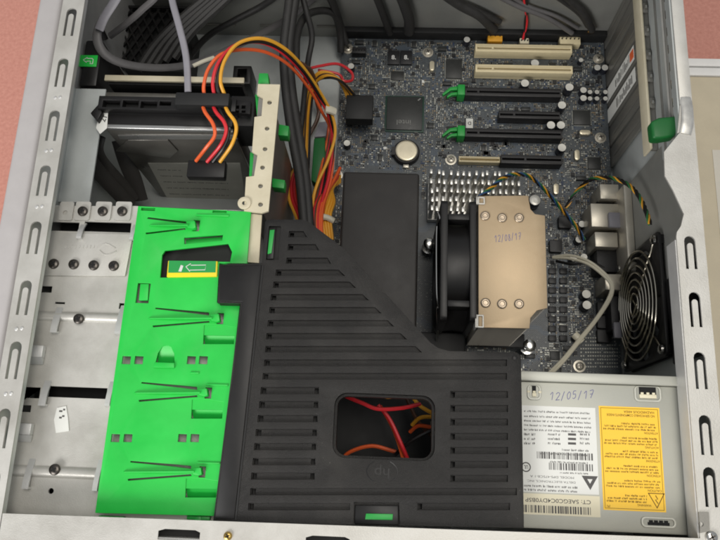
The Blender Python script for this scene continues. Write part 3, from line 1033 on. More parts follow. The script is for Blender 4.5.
for (u0, ch) in ((388, '8.'), (400.5, '8.')):
    o_, e = board_box('display_digit', (u0, 50.5, u0 + 11.5, 64), 3, 'smd_black', 0.3)
    m = MB()
    text_into(m, ch, (e[0] + e[1]) / 2, (e[2] + e[3]) / 2, ZB + 3.03, 4.6, 0, thick=0.02)
    m.build('printed_digit', 'print_white', o_)
# coin battery in holder
q = A(406.5, 150.5, ZB + 7)
reserve(q[0] - 13, q[0] + 13, q[1] - 13, q[1] + 13)
bh = MB().lathe([(12.2, 0), (12.2, 4), (11.2, 5.2), (10.6, 5.2)], 32, c=(q[0], q[1], ZB))
bh.box(q[0] - 13.5, q[0] - 10, q[1] - 4, q[1] + 4, ZB + .02, ZB + 6.2)
bh = bh.build('battery_holder', 'slot_black', mb_, 0)
MB().lathe([(10, 3), (10, 7), (9.6, 7.3), (8.4, 7.35)], 36, c=(q[0], q[1], ZB)).build('coin_battery', 'battery', bh)
MB().box(q[0] - 2.5, q[0] + 2.5, q[1] - 15, q[1] - 11.5, ZB + .02, ZB + 3).build('contact', 'port_metal', bh, 0.3)
# electrolytic capacitors
def cap_mesh(r, h):
    m = MB()
    m.lathe([(r * 1.0, 0), (r, h * .08), (r * .93, h * .12), (r, h * .17), (r, h - .5), (r * .94, h)], 20, 0)
    m.lathe([(r * .93, h + .01), (r * .9, h + .12), (r * .3, h + .05)], 20, 1)
    return m.mesh('capacitor', ['can_side', 'can_top'])
CAP = {k: cap_mesh(*k) for k in ((4.0, 11.0), (3.2, 8.0), (2.3, 6.0), (5.2, 13.0))}
for (u, v, k) in ((535, 63, 0), (525, 83, 0), (569.5, 87, 0), (562, 105, 0), (551, 125, 0), (561, 125, 0), (562, 147.5, 0), (581, 60, 2), (583.5, 90, 1),
                  (583.5, 98, 1), (597.5, 67.5, 1), (605, 67.5, 1), (582, 224, 1), (579, 239.5, 1), (584, 257, 1), (573.5, 258, 1), (586.5, 294, 0),
                  (587, 305, 0), (535, 200, 3), (467, 39.5, 1), (347, 143, 1), (577, 337, 1), (351, 66, 1), (597, 92, 2), (590, 92, 2), (605.5, 92, 2), (590, 98.5, 2),
                  (597, 98.5, 2), (605.5, 98.5, 2)):
    key = ((4.0, 11.0), (3.2, 8.0), (2.3, 6.0), (5.2, 13.0))[k]
    q = A(u, v, ZB + key[1])
    reserve(q[0] - key[0], q[0] + key[0], q[1] - key[0], q[1] + key[0])
    put('capacitor', CAP[key], mb_, (q[0], q[1], ZB + 0.02))
# mounting screws with washers
SW = MB().lathe([(5.2, 0), (5.2, .5), (4.2, .6)], 24).lathe([(3.6, .6), (3.5, 2.0), (2.6, 2.7), (1.0, 2.8)], 20)
SW.box(-1.9, 1.9, -.45, .45, 2.2, 2.9, 1).box(-.45, .45, -1.9, 1.9, 2.2, 2.9, 1)
SWM = SW.mesh('mounting_screw', ['port_metal', 'screw_dark'])
for (u, v) in ((428, 51.5), (599, 58), (601, 137), (451, 159), (337, 174.5), (580, 366), (348, 48)):
    q = A(u, v, ZB + 2)
    reserve(q[0] - 5, q[0] + 5, q[1] - 5, q[1] + 5)
    put('mounting_screw', SWM, mb_, (q[0], q[1], ZB + 0.02), rz=random.random())
# crystals and jumper pieces
XT = MB().plate(rrect(-2.2, 2.2, -5, 5, 2.1), [], 0, 3.6).mesh('crystal', 'battery', bevel=0.4)
for (u, v, rz) in ((577, 155, 0), (556, 189, 0), (585, 132.5, math.pi / 2), (432, 66, 0)):
    q = A(u, v, ZB + 3)
    reserve(q[0] - 4, q[0] + 4, q[1] - 5, q[1] + 5)
    put('crystal', XT, mb_, (q[0], q[1], ZB + 0.05), rz)
for (u, v) in ((423, 82), (386, 149), (382, 161)):
    q = A(u, v, ZB + 1)
    put('half_moon_mark', MB().plate([(2.6 * math.cos(rad(a)), 2.6 * math.sin(rad(a))) for a in range(-90, 91, 15)], [], 0, .4).mesh('half_moon_mark', 'white_label'), mb_,
        (q[0] - 1, q[1], ZB + 0.05), rz=0 if u == 423 else math.pi / 2)
# connectors along the upper edge
def header(px_, h, m_, pins=4, name='header'):
    o_, e = board_box(name, px_, h, m_, 0.4)
    k = MB()
    for i in range(pins):
        x = e[0] + (i + .5) * (e[1] - e[0]) / pins
        k.box(x - .5, x + .5, (e[2] + e[3]) / 2 - .5, (e[2] + e[3]) / 2 + .5, ZB + h, ZB + h + 1.5)
    k.build('pins', 'smd_black', o_)
    return e
header((488, 31, 502.5, 41), 9, 'wire_yellow', 3)
header((520, 38, 529, 43.5), 8, 'cream_label', 3)
header((560, 34, 580.5, 44), 9, 'pci_cream', 5)
header((352, 47, 366, 53), 8, 'slot_black', 5)
for u in (383, 412, 438):
    header((u, 29.5, u + 17, 34), 7, 'slot_black', 6)
pw = board_box('power_socket', (349, 99, 370, 118), 14, 'slot_black', 0.8)
# memory sockets right of the black cover
for i in range(4):
    x0, x1, y0, y1 = BX(423 + 3.0 * i - 18, 205, 425.2 + 3.0 * i - 18, 343, ZB + 9)
    MB().box(x0, x1, y0, y1, ZB + 0.05, ZB + 9).build('memory_socket', 'slot_black', mb_, 0.3)
reserve(*BX(400, 200, 436, 345, ZB))
# processor socket region
reserve(*BX(436, 200, 545, 345, ZB))
reserve(*BX(340, 170, 420, 330, ZB))
MB().box(*BX(446, 225, 530, 318, ZB)[:4], ZB + .05, ZB + 12).build('processor_socket', 'slot_black', mb_, 1)
# voltage regulator blocks in two columns
VR = MB().box(-3.2, 3.2, -2.6, 2.6, 0, 2.6).box(-3.6, 3.6, -1.2, 1.2, 0, 0.8, 1).mesh('regulator', ['slot_black', 'smd_silver'], bevel=0.3)
for c_, u in enumerate((552.5, 563.5)):
    for i in range(8):
        v = 271 + i * 9.6
        q = A(u, v, ZB + 2)
        reserve(q[0] - 3.6, q[0] + 3.6, q[1] - 2.6, q[1] + 2.6)
        put('regulator', VR, mb_, (q[0], q[1], ZB + .03))
CK = MB().plate(rrect(-5.5, 5.5, -5.5, 5.5, 1.2, 3), [], 0, 5.5).mesh('choke', 'slot_black', bevel=0.5)
for (u, v) in ((604, 308), (604, 322), (604, 336), (556, 246), (565, 222)):
    q = A(u, v, ZB + 5)
    reserve(q[0] - 6, q[0] + 6, q[1] - 6, q[1] + 6)
    put('choke', CK, mb_, (q[0], q[1], ZB + .03))
# rear ports
for px_, h, mt, nm in (((600, 184, 619, 199), 30, 'port_metal', 'audio_port'), ((591, 203.5, 620, 227), 30, 'port_metal', 'network_port'),
                       ((595, 232, 618, 247), 28, 'port_metal', 'usb_port'), ((605, 274, 623, 290), 30, 'port_metal', 'serial_port'),
                       ((597, 201, 620, 203), 22, 'slot_black', 'port_base'), ((597, 250, 619, 272), 20, 'slot_black', 'parallel_port'), ((611, 296, 622, 330), 22, 'slot_black', 'keyboard_port')):
    o_, e = board_box(nm, px_, h, mt, 0.8)
    if nm == 'network_port':
        q = BX(609, 212, 621, 227, ZB + h + 4)
        MB().box(q[0], q[1], q[2], q[3], ZB + h + .1, ZB + h + 4).build('cable_tie_mount', 'cable_grey', o_, 1.0)
    if nm == 'keyboard_port':
        q = BX(614, 322, 623, 338, ZB + h + 4)
        MB().box(q[0], q[1], q[2], q[3], ZB + h + .1, ZB + h + 4).build('cable_tie_mount', 'cable_grey', o_, 1.0)

# northbridge area is reserved for its heatsink
reserve(*BX(428, 168, 522, 200, ZB))
# pin field at the lower right of the board
pf = MB()
for i in range(16):
    for j in range(9):
        q = A(581 + i * 2.4, 338 + j * 3.6, ZB)
        if random.random() < 0.85:
            pf.box(q[0] - .55, q[0] + .55, q[1] - .55, q[1] + .55, ZB + .02, ZB + .7)
tag(pf.build('solder_pin', 'smd_silver', mb_), None, None, kind='stuff')
reserve(*BX(579, 336, 622, 372, ZB))
# small loose chips and connectors
SC = [MB().box(-a, a, -b, b, 0, h).box(-a - .8, a + .8, -b * .7, b * .7, 0, .5, 1).mesh('small_chip', ['chip', 'smd_silver'], bevel=0.2) for a, b, h in ((2.2, 3.2, 1.6), (3.2, 2.4, 1.8), (1.6, 1.6, 1.2), (4.2, 1.8, 3.0))]
rc_ = random.Random(77)
placed = 0
while placed < 46:
    x, y = rc_.uniform(bx0 + 6, bx1 - 6), rc_.uniform(by0 + 6, by1 - 8)
    if any(a - 5 <= x <= b + 5 and c - 4 <= y <= d + 4 for a, b, c, d in used):
        placed += 0.02
        continue
    reserve(x - 4, x + 4, y - 3.2, y + 3.2)
    put('small_chip', rc_.choice(SC), mb_, (x, y, ZB + .03))
    placed += 1
# tiny surface-mount parts, far too many to tell apart
smd = {k: MB() for k in ('smd_silver', 'smd_tan', 'smd_black', 'smd_blue')}
rs = random.Random(11)
def blocked(x, y):
    return any(a <= x <= b and c <= y <= d for a, b, c, d in used)
step = 1.9
for iy in range(int((by1 - by0 - 6) / step)):
    for ix in range(int((bx1 - bx0 - 4) / step)):
        x, y = bx0 + 3 + ix * step, by0 + 3 + iy * step
        cell = random.Random(int(x // 13) * 131 + int(y // 11) * 977)
        horiz, dens, kinds = cell.random() < .5, cell.choice((.25, .5, .65, .8, .9)), cell.choice((0, 1, 2))
        if rs.random() > dens or blocked(x, y):
            continue
        wts = ([8, 2, 3, 1], [3, 4, 4, 1], [3, 1, 6, 2])[kinds]
        k = rs.choices(['smd_silver', 'smd_tan', 'smd_black', 'smd_blue'], wts)[0]
        l, w_, h = rs.choice([(1.0, .5, .4), (1.5, .75, .5), (1.5, .75, .6), (1.8, 1.1, .8)])
        if k == 'smd_black' and rs.random() < .10:
            l, w_, h = 4.2, 3.2, 1.5
        jx, jy = rs.uniform(-.12, .12), rs.uniform(-.12, .12)
        x, y = x + jx, y + jy
        if not horiz:
            l, w_ = w_, l
        smd[k].box(x - l / 2, x + l / 2, y - w_ / 2, y + w_ / 2, ZB + .02, ZB + h)
        if k in ('smd_tan', 'smd_black'):
            for s_ in (-1, 1):
                if l > w_:
                    smd['smd_silver'].box(x + s_ * l / 2 - .2, x + s_ * l / 2 + .2, y - w_ / 2 + .02, y + w_ / 2 - .02, ZB + .03, ZB + h * .92)
                else:
                    smd['smd_silver'].box(x - l / 2 + .02, x + l / 2 - .02, y + s_ * w_ / 2 - .2, y + s_ * w_ / 2 + .2, ZB + .03, ZB + h * .92)
# bundles of copper traces under the lacquer
mat('trace', (78, 90, 104), 0.45, 0.1, 0.1)
tr = MB()
rt_ = random.Random(21)
for _ in range(90):
    x, y = rt_.uniform(bx0 + 8, bx1 - 30), rt_.uniform(by0 + 8, by1 - 14)
    n_, l1, l2, l3 = rt_.randint(4, 10), rt_.uniform(6, 22), rt_.uniform(3, 10), rt_.uniform(5, 18)
    vert, sg_ = rt_.random() < .5, rt_.choice((-1, 1))
    for j in range(n_):
        o_ = j * .62
        p_ = [(0, o_), (l1 - sg_ * o_ * .41, o_), (l1 + l2 - sg_ * o_ * .41, o_ + sg_ * l2), (l1 + l2 + l3, o_ + sg_ * l2)]
        p_ = [(x + (b_ if vert else a_), y + (a_ if vert else b_)) for a_, b_ in p_]
        if any(not (bx0 + 1 < q_[0] < bx1 - 1 and by0 + 1 < q_[1] < by1 - 4) for q_ in p_):
            continue
        for a_, b_ in zip(p_[:-1], p_[1:]):
            d_ = Vector((b_[0] - a_[0], b_[1] - a_[1]))
            if d_.length < .1:
                continue
            nn = Vector((-d_.y, d_.x)).normalized() * .14
            tr.quad((a_[0] - nn.x, a_[1] - nn.y, ZB + .012), (b_[0] - nn.x, b_[1] - nn.y, ZB + .012), (b_[0] + nn.x, b_[1] + nn.y, ZB + .012), (a_[0] + nn.x, a_[1] + nn.y, ZB + .012))
tag(tr.build('copper_trace', 'trace', mb_, smooth=False), None, None, kind='stuff')
for k, v in smd.items():
    tag(v.build('surface_component', k, mb_, smooth=False), None, None, kind='stuff')

# ------------------------------------------------------------------ northbridge heatsink
hx0, hx1, hy0, hy1 = BX(429, 172, 521, 214, ZB + 26)
nb = thing('chipset_heatsink', 'shiny silver finned heatsink just above the processor fan', 'heatsink', ((hx0 + hx1) / 2, (hy0 + hy1) / 2, ZB))
MB().box(hx0, hx1, hy0, hy1, ZB + 1, ZB + 8).build('base', 'aluminium', nb, 0.4)
FN = MB().add([(-1.5, -2.6, 0), (1.5, -2.6, 0), (1.5, 2.6, 0), (-1.5, 2.6, 0), (-1.1, -2.2, 26), (1.1, -2.2, 26), (1.1, 2.2, 26), (-1.1, 2.2, 26)],
              [(3, 2, 1, 0), (4, 5, 6, 7), (0, 1, 5, 4), (1, 2, 6, 5), (2, 3, 7, 6), (3, 0, 4, 7)]).mesh('fin', 'aluminium', bevel=0.25)
nx, ny = 15, 5
rf = random.Random(5)
for i in range(nx):
    for j in range(ny):
        put('fin', FN, nb, (hx0 + 2 + i * (hx1 - hx0 - 4) / (nx - 1), hy0 + 3 + j * (hy1 - hy0 - 6) / (ny - 1), ZB + 7.8),
            rot=(rf.uniform(-.03, .03), rf.uniform(-.05, .05), rf.uniform(-.06, .06)), scale=(1, 1, rf.uniform(.86, .9)))

# ------------------------------------------------------------------ processor cooler with fan
ZT = 122.0
cl = thing('processor_cooler', 'tower processor cooler with pale copper top plate and black side fan', 'cooler', (*A(505, 260, ZB)[:2], ZB))
pl = P2([(478.5, 196), (528, 195.5), (530.5, 209), (535, 214), (545, 215.5), (547.5, 308), (537, 310.5), (530.5, 318), (529.5, 328.5), (478.5, 327.5)], ZT)
ph = [circ(*A(u, v, ZT)[:2], 3.1, 16) for u, v in ((485, 216), (502, 218), (519, 218), (485.5, 303), (502, 304), (519, 304))]
MB().plate(pl, [], ZT - 1.2, ZT).build('top_plate', 'copper_plate', cl, 0.3)
fin = inset(pl, 0.6)
fm = MB().plate(fin, [], 0, 0.7).mesh('fin', 'fin', (cl.location.x / S, cl.location.y / S, 0), smooth=False)
for i in range(26):
    z = 42 + i * 2.95
    o_ = bpy.data.objects.new('fin', fm)
    COL.objects.link(o_)
    o_.parent = cl
    o_.location = (0, 0, (z - ZB) * S)
    WL[o_.name] = Vector((cl.location.x / S, cl.location.y / S, z))
cb0 = BX(482, 240, 540, 296, ZT)
MB().box(cb0[0], cb0[1] - 4, cb0[2], cb0[3], ZB + 12.2, 41).build('base_block', 'copper_plate', cl, 1)
mat('pipe_end', (160, 146, 128), 0.35, 0.8, 0.2, 300)
HP = MB().lathe([(3.6, 0), (3.6, .7), (3.2, 1.1), (2.3, 1.3), (1.9, 1.2), (1.6, .5), (.5, .45)], 20).mesh('heat_pipe_end', 'pipe_end')
for i, (u, v) in enumerate(((485, 216), (502, 218), (519, 218), (485.5, 303), (502, 304), (519, 304))):
    q = A(u, v, ZT)
    put('heat_pipe_end', HP, cl, (q[0], q[1], ZT + .05), rz=i)
    MB().lathe([(3, 41), (3, ZT - 1.3)], 12, c=(q[0], q[1], 0)).build('heat_pipe', 'copper_plate', cl)
for (u0, v0, u1, v1) in ((478, 196.5, 485, 204), (477, 314.5, 484, 327.5)):
    x0, x1, y0, y1 = BX(u0, v0, u1, v1, ZT + 2)
    m = MB().plate([(x0, y0), (x1, y0), (x1, y1), (x0, y1)], [inset([(x0, y0), (x1, y0), (x1, y1), (x0, y1)], 1.0)], ZT + 0.05, ZT + 1.6)
    m.box(x0 - 1.2, x0 - .05, y0, y1, ZT - 10, ZT + 1.6)
    m.build('clip_tab', 'steel_cream', cl, 0.2)
m = MB()
handwrite(m, '12/08/17', A(495, 242.5, ZT), A(522, 239, ZT), 5.0, 0.2, ZT + 0.04)
m.build('handwriting', 'pen_blue', cl)
# fan: square flanges, round shell, hub and blades, axis along X
fx1 = A(478, 260, ZT)[0] - 1.5
fx0 = A(440.5, 260, ZT)[0]
fyc = (A(478, 196, ZT)[1] + A(478, 328, ZT)[1]) / 2
fzc = ZT - 44
def TX(x, yc, zc):              # local XY plate -> standing in YZ, local Z along X
    return Matrix.Translation((x, yc, zc)) @ Matrix(((0, 0, 1, 0), (1, 0, 0, 0), (0, 1, 0, 0), (0, 0, 0, 1)))
fan = MB()
for x, th in ((fx0, 5.0), (fx1 - 4.5, 4.5)):
    fan.plate(rrect(-46, 46, -46, 46, 4), [circ(0, 0, 42.5, 48)], 0, th, 0, TX(x, fyc, fzc))
fr = fan.build('fan_frame', 'black_smooth', cl, 0.5)
sh = MB()
n = 64
vs, fs = [], []
for x in (fx0 + 4.5, (fx0 + fx1) / 2, fx1 - 4):
    for r_ in (44.6 - (0 if x != (fx0 + fx1) / 2 else 1.0), 42.6):
        for i in range(n):
            a = 2 * math.pi * i / n
            vs.append((x, fyc + r_ * math.cos(a), fzc + r_ * math.sin(a)))
for k in range(2):
    for i in range(n):
        j = (i + 1) % n
        fs.append((k * 2 * n + i, k * 2 * n + j, (k + 1) * 2 * n + j, (k + 1) * 2 * n + i))
        fs.append(((k * 2 + 1) * n + j, (k * 2 + 1) * n + i, (k * 2 + 3) * n + i, (k * 2 + 3) * n + j))
sh.add(vs, fs)
sh.build('fan_shell', 'black_smooth', cl)
for dy in (-33, 33):
    MB().box(fx0 + 5.2, fx1 - 4.7, fyc + dy - 2.4, fyc + dy + 2.4, fzc + 32, fzc + 45).build('corner_post', 'black_smooth', cl, 0.5)
hubT = TX(fx0 + 6, fyc, fzc)
MB().lathe([(18, 0), (18, 14), (16.5, 15.5)], 28, T=hubT).build('fan_hub', 'black_smooth', cl)
for i in range(7):
    a = 2 * math.pi * i / 7
    vs = []
    for r_, w0 in ((17, 8), (29, 12), (40.5, 15)):
        for s_ in (-1, 1):
            b_ = a + s_ * w0 / r_
            for dz in (0, 1.2):
                vs.append((r_ * math.cos(b_), r_ * math.sin(b_), 7 + s_ * 5 + dz))
    fs = []
    for k in range(2):
        o_ = k * 4
        fs += [(o_, o_ + 2, o_ + 6, o_ + 4), (o_ + 1, o_ + 5, o_ + 7, o_ + 3), (o_, o_ + 4, o_ + 5, o_ + 1), (o_ + 2, o_ + 3, o_ + 7, o_ + 6)]
    fs += [(0, 1, 3, 2), (8, 10, 11, 9)]
    MB().add(vs, fs, 0, hubT).build('fan_blade', 'black_smooth', cl)
# wire clip on the outer face of the fan
cpts = [A(436, 345, 60), A(437.5, 335, 80), A(437, 310, 100), A(438.5, 306, 103), A(437, 290, 104), A(437, 230, 104), A(440, 219, 112), A(438, 212, 110)]
MB().tube(cpts, 0.9, n=8).build('wire_clip', 'chrome', cl)
MB().tube([A(428, 337, 50), A(434, 338, 55), A(439, 345, 52)], 1.8, 0.8, n=8).build('clip_foot', 'chrome', cl)
for (u, v, z) in ((530, 345, 42), (429.5, 243, 36)):
    q = A(u, v, z)
    sm = MB().lathe([(5.8, z - 14), (5.8, z - 12.5), (3, z - 12), (3, z - 3), (5.2, z - 3), (5.2, z - 1), (3.6, z), (1.4, z + .2)], 20, c=(q[0], q[1], 0))
    sm.lathe([(2.2, ZB + 1), (2.2, z - 13.5)], 12, c=(q[0], q[1], 0))
    sm.build('retention_screw', 'chrome', cl)
MB().box(*BX(481, 331, 527, 345, 50), 36, 40).build('retention_bar', 'black_smooth', cl, 0.6)

# ------------------------------------------------------------------ black cover box
ZX = 92.0
p0, p1, p2 = A(343.5, 171.5, ZX), A(421, 172.5, ZX), A(415, 322, ZX)
xc1 = (p1[0] + p2[0]) / 2
cv = thing('memory_cover', 'plain matte black box cover beside the processor cooler fan', 'cover', ((p0[0] + xc1) / 2, (p0[1] + 60) / 2, ZB))
MB().box(p0[0], xc1, 72, (p0[1] + p1[1]) / 2, 48, ZX).build('shell', 'black_matte', cv, 2.2, seg=3)
MB().box(p0[0] + 3, p0[0] + 6, 76, p0[1] - 4, ZB + 9.2, 48).build('side_rail', 'black_matte', cv)
MB().box(p0[0] + 20, xc1 - 18, 76, p0[1] - 4, ZB + .2, 47.9).build('fan_block', 'black_smooth', cv)

# ------------------------------------------------------------------ rear exhaust fan with wire guard
FX0, FX1 = XR - 9, XR - 1.9
FZC = 78.0
FYC = (A(640, 230, 100)[1] + A(640, 366, 60)[1]) / 2 - 5
rfan = thing('rear_fan', 'black rear case fan with chrome wire finger guard', 'fan', ((FX0 + FX1) / 2, FYC, 30))
f2 = MB()
for x, th in ((FX0, 2.2), (FX1 - 2, 2)):
    f2.plate(rrect(-46, 46, -46, 46, 4), [circ(0, 0, 43, 48)], 0, th, 0, TX(x, FYC, FZC))
f2.build('fan_frame', 'black_smooth', rfan, 0.5)
vs, fs = [], []
for x in (FX0 + 2, FX1 - 1.9):
    for r_ in (44.8, 43.1):
        for i in range(n):
            a = 2 * math.pi * i / n
            vs.append((x, FYC + r_ * math.cos(a), FZC + r_ * math.sin(a)))
for i in range(n):
    j = (i + 1) % n
    fs += [(i, j, 2 * n + j, 2 * n + i), (n + j, n + i, 3 * n + i, 3 * n + j)]
MB().add(vs, fs).build('fan_shell', 'black_smooth', rfan)
hubT = TX(FX0 + 0.3, FYC, FZC) @ Matrix.Diagonal((1, 1, 0.36, 1))
MB().lathe([(17, 1), (17, 16), (16, 17)], 28, T=hubT).build('fan_hub', 'black_smooth', rfan)
for i in range(7):
    a = 2 * math.pi * i / 7 + .2
    vs = []
    for r_, w0 in ((16, 8), (29, 12), (41.5, 15)):
        for s_ in (-1, 1):
            b_ = a + s_ * w0 / r_
            for dz in (0, 1.2):
                vs.append((r_ * math.cos(b_), r_ * math.sin(b_), 9 + s_ * 5 + dz))
    fs = []
    for k in range(2):
        o_ = k * 4
        fs += [(o_, o_ + 2, o_ + 6, o_ + 4), (o_ + 1, o_ + 5, o_ + 7, o_ + 3), (o_, o_ + 4, o_ + 5, o_ + 1), (o_ + 2, o_ + 3, o_ + 7, o_ + 6)]
    fs += [(0, 1, 3, 2), (8, 10, 11, 9)]
    MB().add(vs, fs, 0, hubT).build('fan_blade', 'black_smooth', rfan)
for dy in (-40.5, 40.5):
    for dz in (-40.5, 40.5):
        MB().box(FX0 + 2.25, FX1 - 2.05, FYC + dy - 3.5, FYC + dy + 3.5, FZC + dz - 3.5, FZC + dz + 3.5).build('corner_post', 'black_smooth', rfan, 0.5)
gd = None
guard = MB()
for s_ in (45, 135):
    ca, sa = math.cos(rad(s_)), math.sin(rad(s_))
    pts = [(FX0 + 0.5, -57 * ca, -57 * sa), (FX0 - 1.3, -54 * ca, -54 * sa), (FX0 - 1.5, -46 * ca, -46 * sa), (FX0 - 2.6, -34 * ca, -34 * sa), (FX0 - 3.0, 0, 0),
           (FX0 - 2.6, 34 * ca, 34 * sa), (FX0 - 1.5, 46 * ca, 46 * sa), (FX0 - 1.3, 54 * ca, 54 * sa), (FX0 + 0.5, 57 * ca, 57 * sa)]
    guard.tube([(x, FYC + y, FZC + z) for x, y, z in pts], 1.0, n=8, up=(1, 0, 0))
gd = guard.build('guard_spider', 'guard_wire', rfan)
for i, r_ in enumerate((9, 14.5, 20, 25.5, 31, 36.5, 42)):
    x = FX0 - 4.6 + (r_ / 42) ** 3 * 1.6
    pts = [(x, FYC + r_ * math.cos(2 * math.pi * k / 56), FZC + r_ * math.sin(2 * math.pi * k / 56)) for k in range(57)]
    MB().tube(pts, 0.85, n=8, raw=True, up=(1, 0, 0)).build('guard_ring', 'guard_wire', rfan)
for dy in (-40.5, 40.5):
    for dz in (-40.5, 40.5):
        MB().lathe([(3.6, 0), (3.4, 1.5), (2, 2.4)], 14, T=TX(FX0 - 2.6, FYC + dy, FZC + dz) @ Matrix.Diagonal((1, 1, -1, 1)) @ Matrix.Translation((0, 0, -1.5))).build('guard_screw', 'chrome', rfan)
MB().box(XR - 6, XR - 1.8, FYC - 52, A(0, 232, 178)[1] - 4.2, 125, 168).build('mount_plate', 'black_smooth', rfan, 1.0)

# ------------------------------------------------------------------ hard drive in its bay
ZH = 150.0
d0, d1 = A(106, 109, ZH), A(233, 129, ZH)
dx0, dx1 = A(106, 118, ZH)[0], A(233, 118, ZH)[0]
dy0, dy1 = A(170, 129, ZH)[1], A(170, 109, ZH)[1]
hd = thing('hard_drive', 'black and silver hard drive standing in the upper drive bay', 'hard drive', ((dx0 + dx1) / 2, (dy0 + dy1) / 2, 8))
MB().box(dx0, dx1, dy0 + 3, dy1, 10, ZH).build('body', 'black_smooth', hd, 0.8)
sv = MB()
ch = 12
sv.plate([(dx0, ZH - 3), (dx0, 10), (dx1, 10), (dx1, ZH - 3)], [], 0, 2.8, 0, Matrix.Translation((0, dy0 + 2.8, 0)) @ Matrix.Rotation(rad(90), 4, 'X'))
sv.build('cover', 'drive_body', hd, 0.3)
MB().box(dx0 + 1, dx1 - 1, dy0 - 0.6, dy0 + 2.9, ZH - 3.5, ZH + 0.6).build('bright_edge', 'drive_silver', hd, 0.9, seg=3)
def HD(u, v):                    # point on the drive face (plane y = dy0)
    d = R3 @ Vector(((u - 360) / F_PX, -(v - 270) / F_PX, -1))
    k = (dy0 - 0.2) / d.y
    return (d.x * k, CAM_H + d.z * k)
TF = Matrix.Translation((0, dy0 - 0.1, 0)) @ Matrix.Rotation(rad(90), 4, 'X')
lb = [HD(148, 163), HD(240, 163), HD(247, 207), HD(172, 207)]
lo_ = MB().plate(lb, [], 0, 0.25, 0, TF).build('label', 'drive_label', hd)
ms = MB()
for i in range(6):
    v = 170 + i * 6
    a, b = HD(158 + i * 3, v), HD(185 if i < 2 else 236, v)
    k = MB()
    microtext(k, a[0], b[0], 0, 0, 2.2, fill=.9)
    for p in k.v:
        ms.v.append(Vector((p.x, dy0 - 0.4 - p.z, a[1] + p.y)))
    ms.f += [[j + len(ms.v) - len(k.v) for j in f] for f in k.f]
    ms.m += k.m
ms.build('printed_text', 'ink', lo_)
# recessed dark frame on the drive face
rc = [HD(128, 139), HD(168, 139), HD(178, 150), HD(170, 157), HD(116, 150)]
MB().plate(rc, [], 0, 1.2, 0, TF).build('raised_panel', 'drive_body', hd, 0.4)
rc2 = [HD(118, 135), HD(235, 135), HD(238, 138.5), HD(120, 138.5)]
MB().plate(rc2, [], 0, 0.8, 0, TF).build('bright_band', 'drive_silver', hd)
# paper tag on the left end
tgp = P2([(99.5, 113), (108, 113), (107, 128), (100, 134), (96, 128)], ZH + 1)
tgo = MB().plate(tgp, [], ZH + .7, ZH + 1).build('paper_tag', 'white_label', hd)
m = MB()
q = A(103.5, 119, ZH + 1)
text_into(m, '21', q[0], q[1], ZH + 1.05, 4.2, 75, thick=0.02)
m.build('printed_digit', 'ink', tgo)
# connector caddy across the drive's end
cx0, cx1, cy0, cy1 = BX(98, 97, 236, 110, ZH + 8)
hls = []
def CH(u0, v0, u1, v1):
    x0, x1, y0, y1 = BX(u0, v0, u1, v1, ZH + 8)
    return [(x0, y0), (x1, y0), (x1, y1), (x0, y1)]
hls = [CH(102.5, 100, 120, 107), CH(122.5, 100, 138.5, 107), CH(140.5, 101, 157, 108), CH(159.5, 101, 171, 105.5), CH(239 - 4 - 2, 104, 234.5, 107)][:4]
cd_ = MB().plate([(cx0, cy0), (cx1, cy0), (cx1, cy1), (cx0, cy1)], hls, ZH + 1, ZH + 8)
cdo = cd_.build('caddy_bar', 'black_smooth', hd, 0.4)
MB().box(cx0, cx1, cy0, cy1, ZH - 3, ZH + 0.9).build('caddy_back', 'black_deep', hd)
lp = P2([(90, 113), (98, 104), (102, 112), (97, 121)], ZH + 6)
MB().plate(lp, [], ZH - 6, ZH + 6).build('caddy_lug', 'black_smooth', hd, 0.8)
# right end tab with two small windows
rt = P2([(232, 100), (251, 101), (250, 114), (230, 112)], ZH + 6)
MB().plate(rt, [CH(235, 104, 238.5, 107.5), CH(241, 104, 245, 107.5), CH(235, 109, 238.5, 111.5), CH(241, 109, 245, 111.5)], ZH + 1, ZH + 6).build('caddy_tab', 'black_smooth', hd, 0.3)
MB().box(dx1 - 4, A(256, 100, ZH - 6)[0], A(0, 118, ZH)[1], A(0, 88, ZH)[1], ZH - 40, ZH - 4).build('end_block', 'black_deep', hd, 1)
# curved plastic rails at the left of the bay
rl = thing('drive_rail', 'curved black plastic rails at the left end of the hard drive bay', 'drive rail', (*A(100, 180, 60)[:2], 8))
for pts, w_ in (([A(78, 165, 121), A(86, 156, 118), A(94, 166, 110), A(104, 178, 95), A(120, 195, 70), A(130, 206, 55)], 6),
                ([A(100, 136, 125), A(98, 150, 118), A(106, 166, 100), A(120, 182, 78), A(134, 200, 55)], 5),
                ([A(120, 140, 90), A(126, 160, 80), A(134, 180, 65), A(140, 200, 50)], 7)):
    MB().tube(pts, w_, 2.0, n=10).build('rail', 'rail_grey', rl)
MB().box(A(84, 206, 60)[0], A(150, 206, 60)[0], ys1 + 2, ys1 + 10, 8.2, 60).build('rail_foot', 'black_deep', rl, 1)

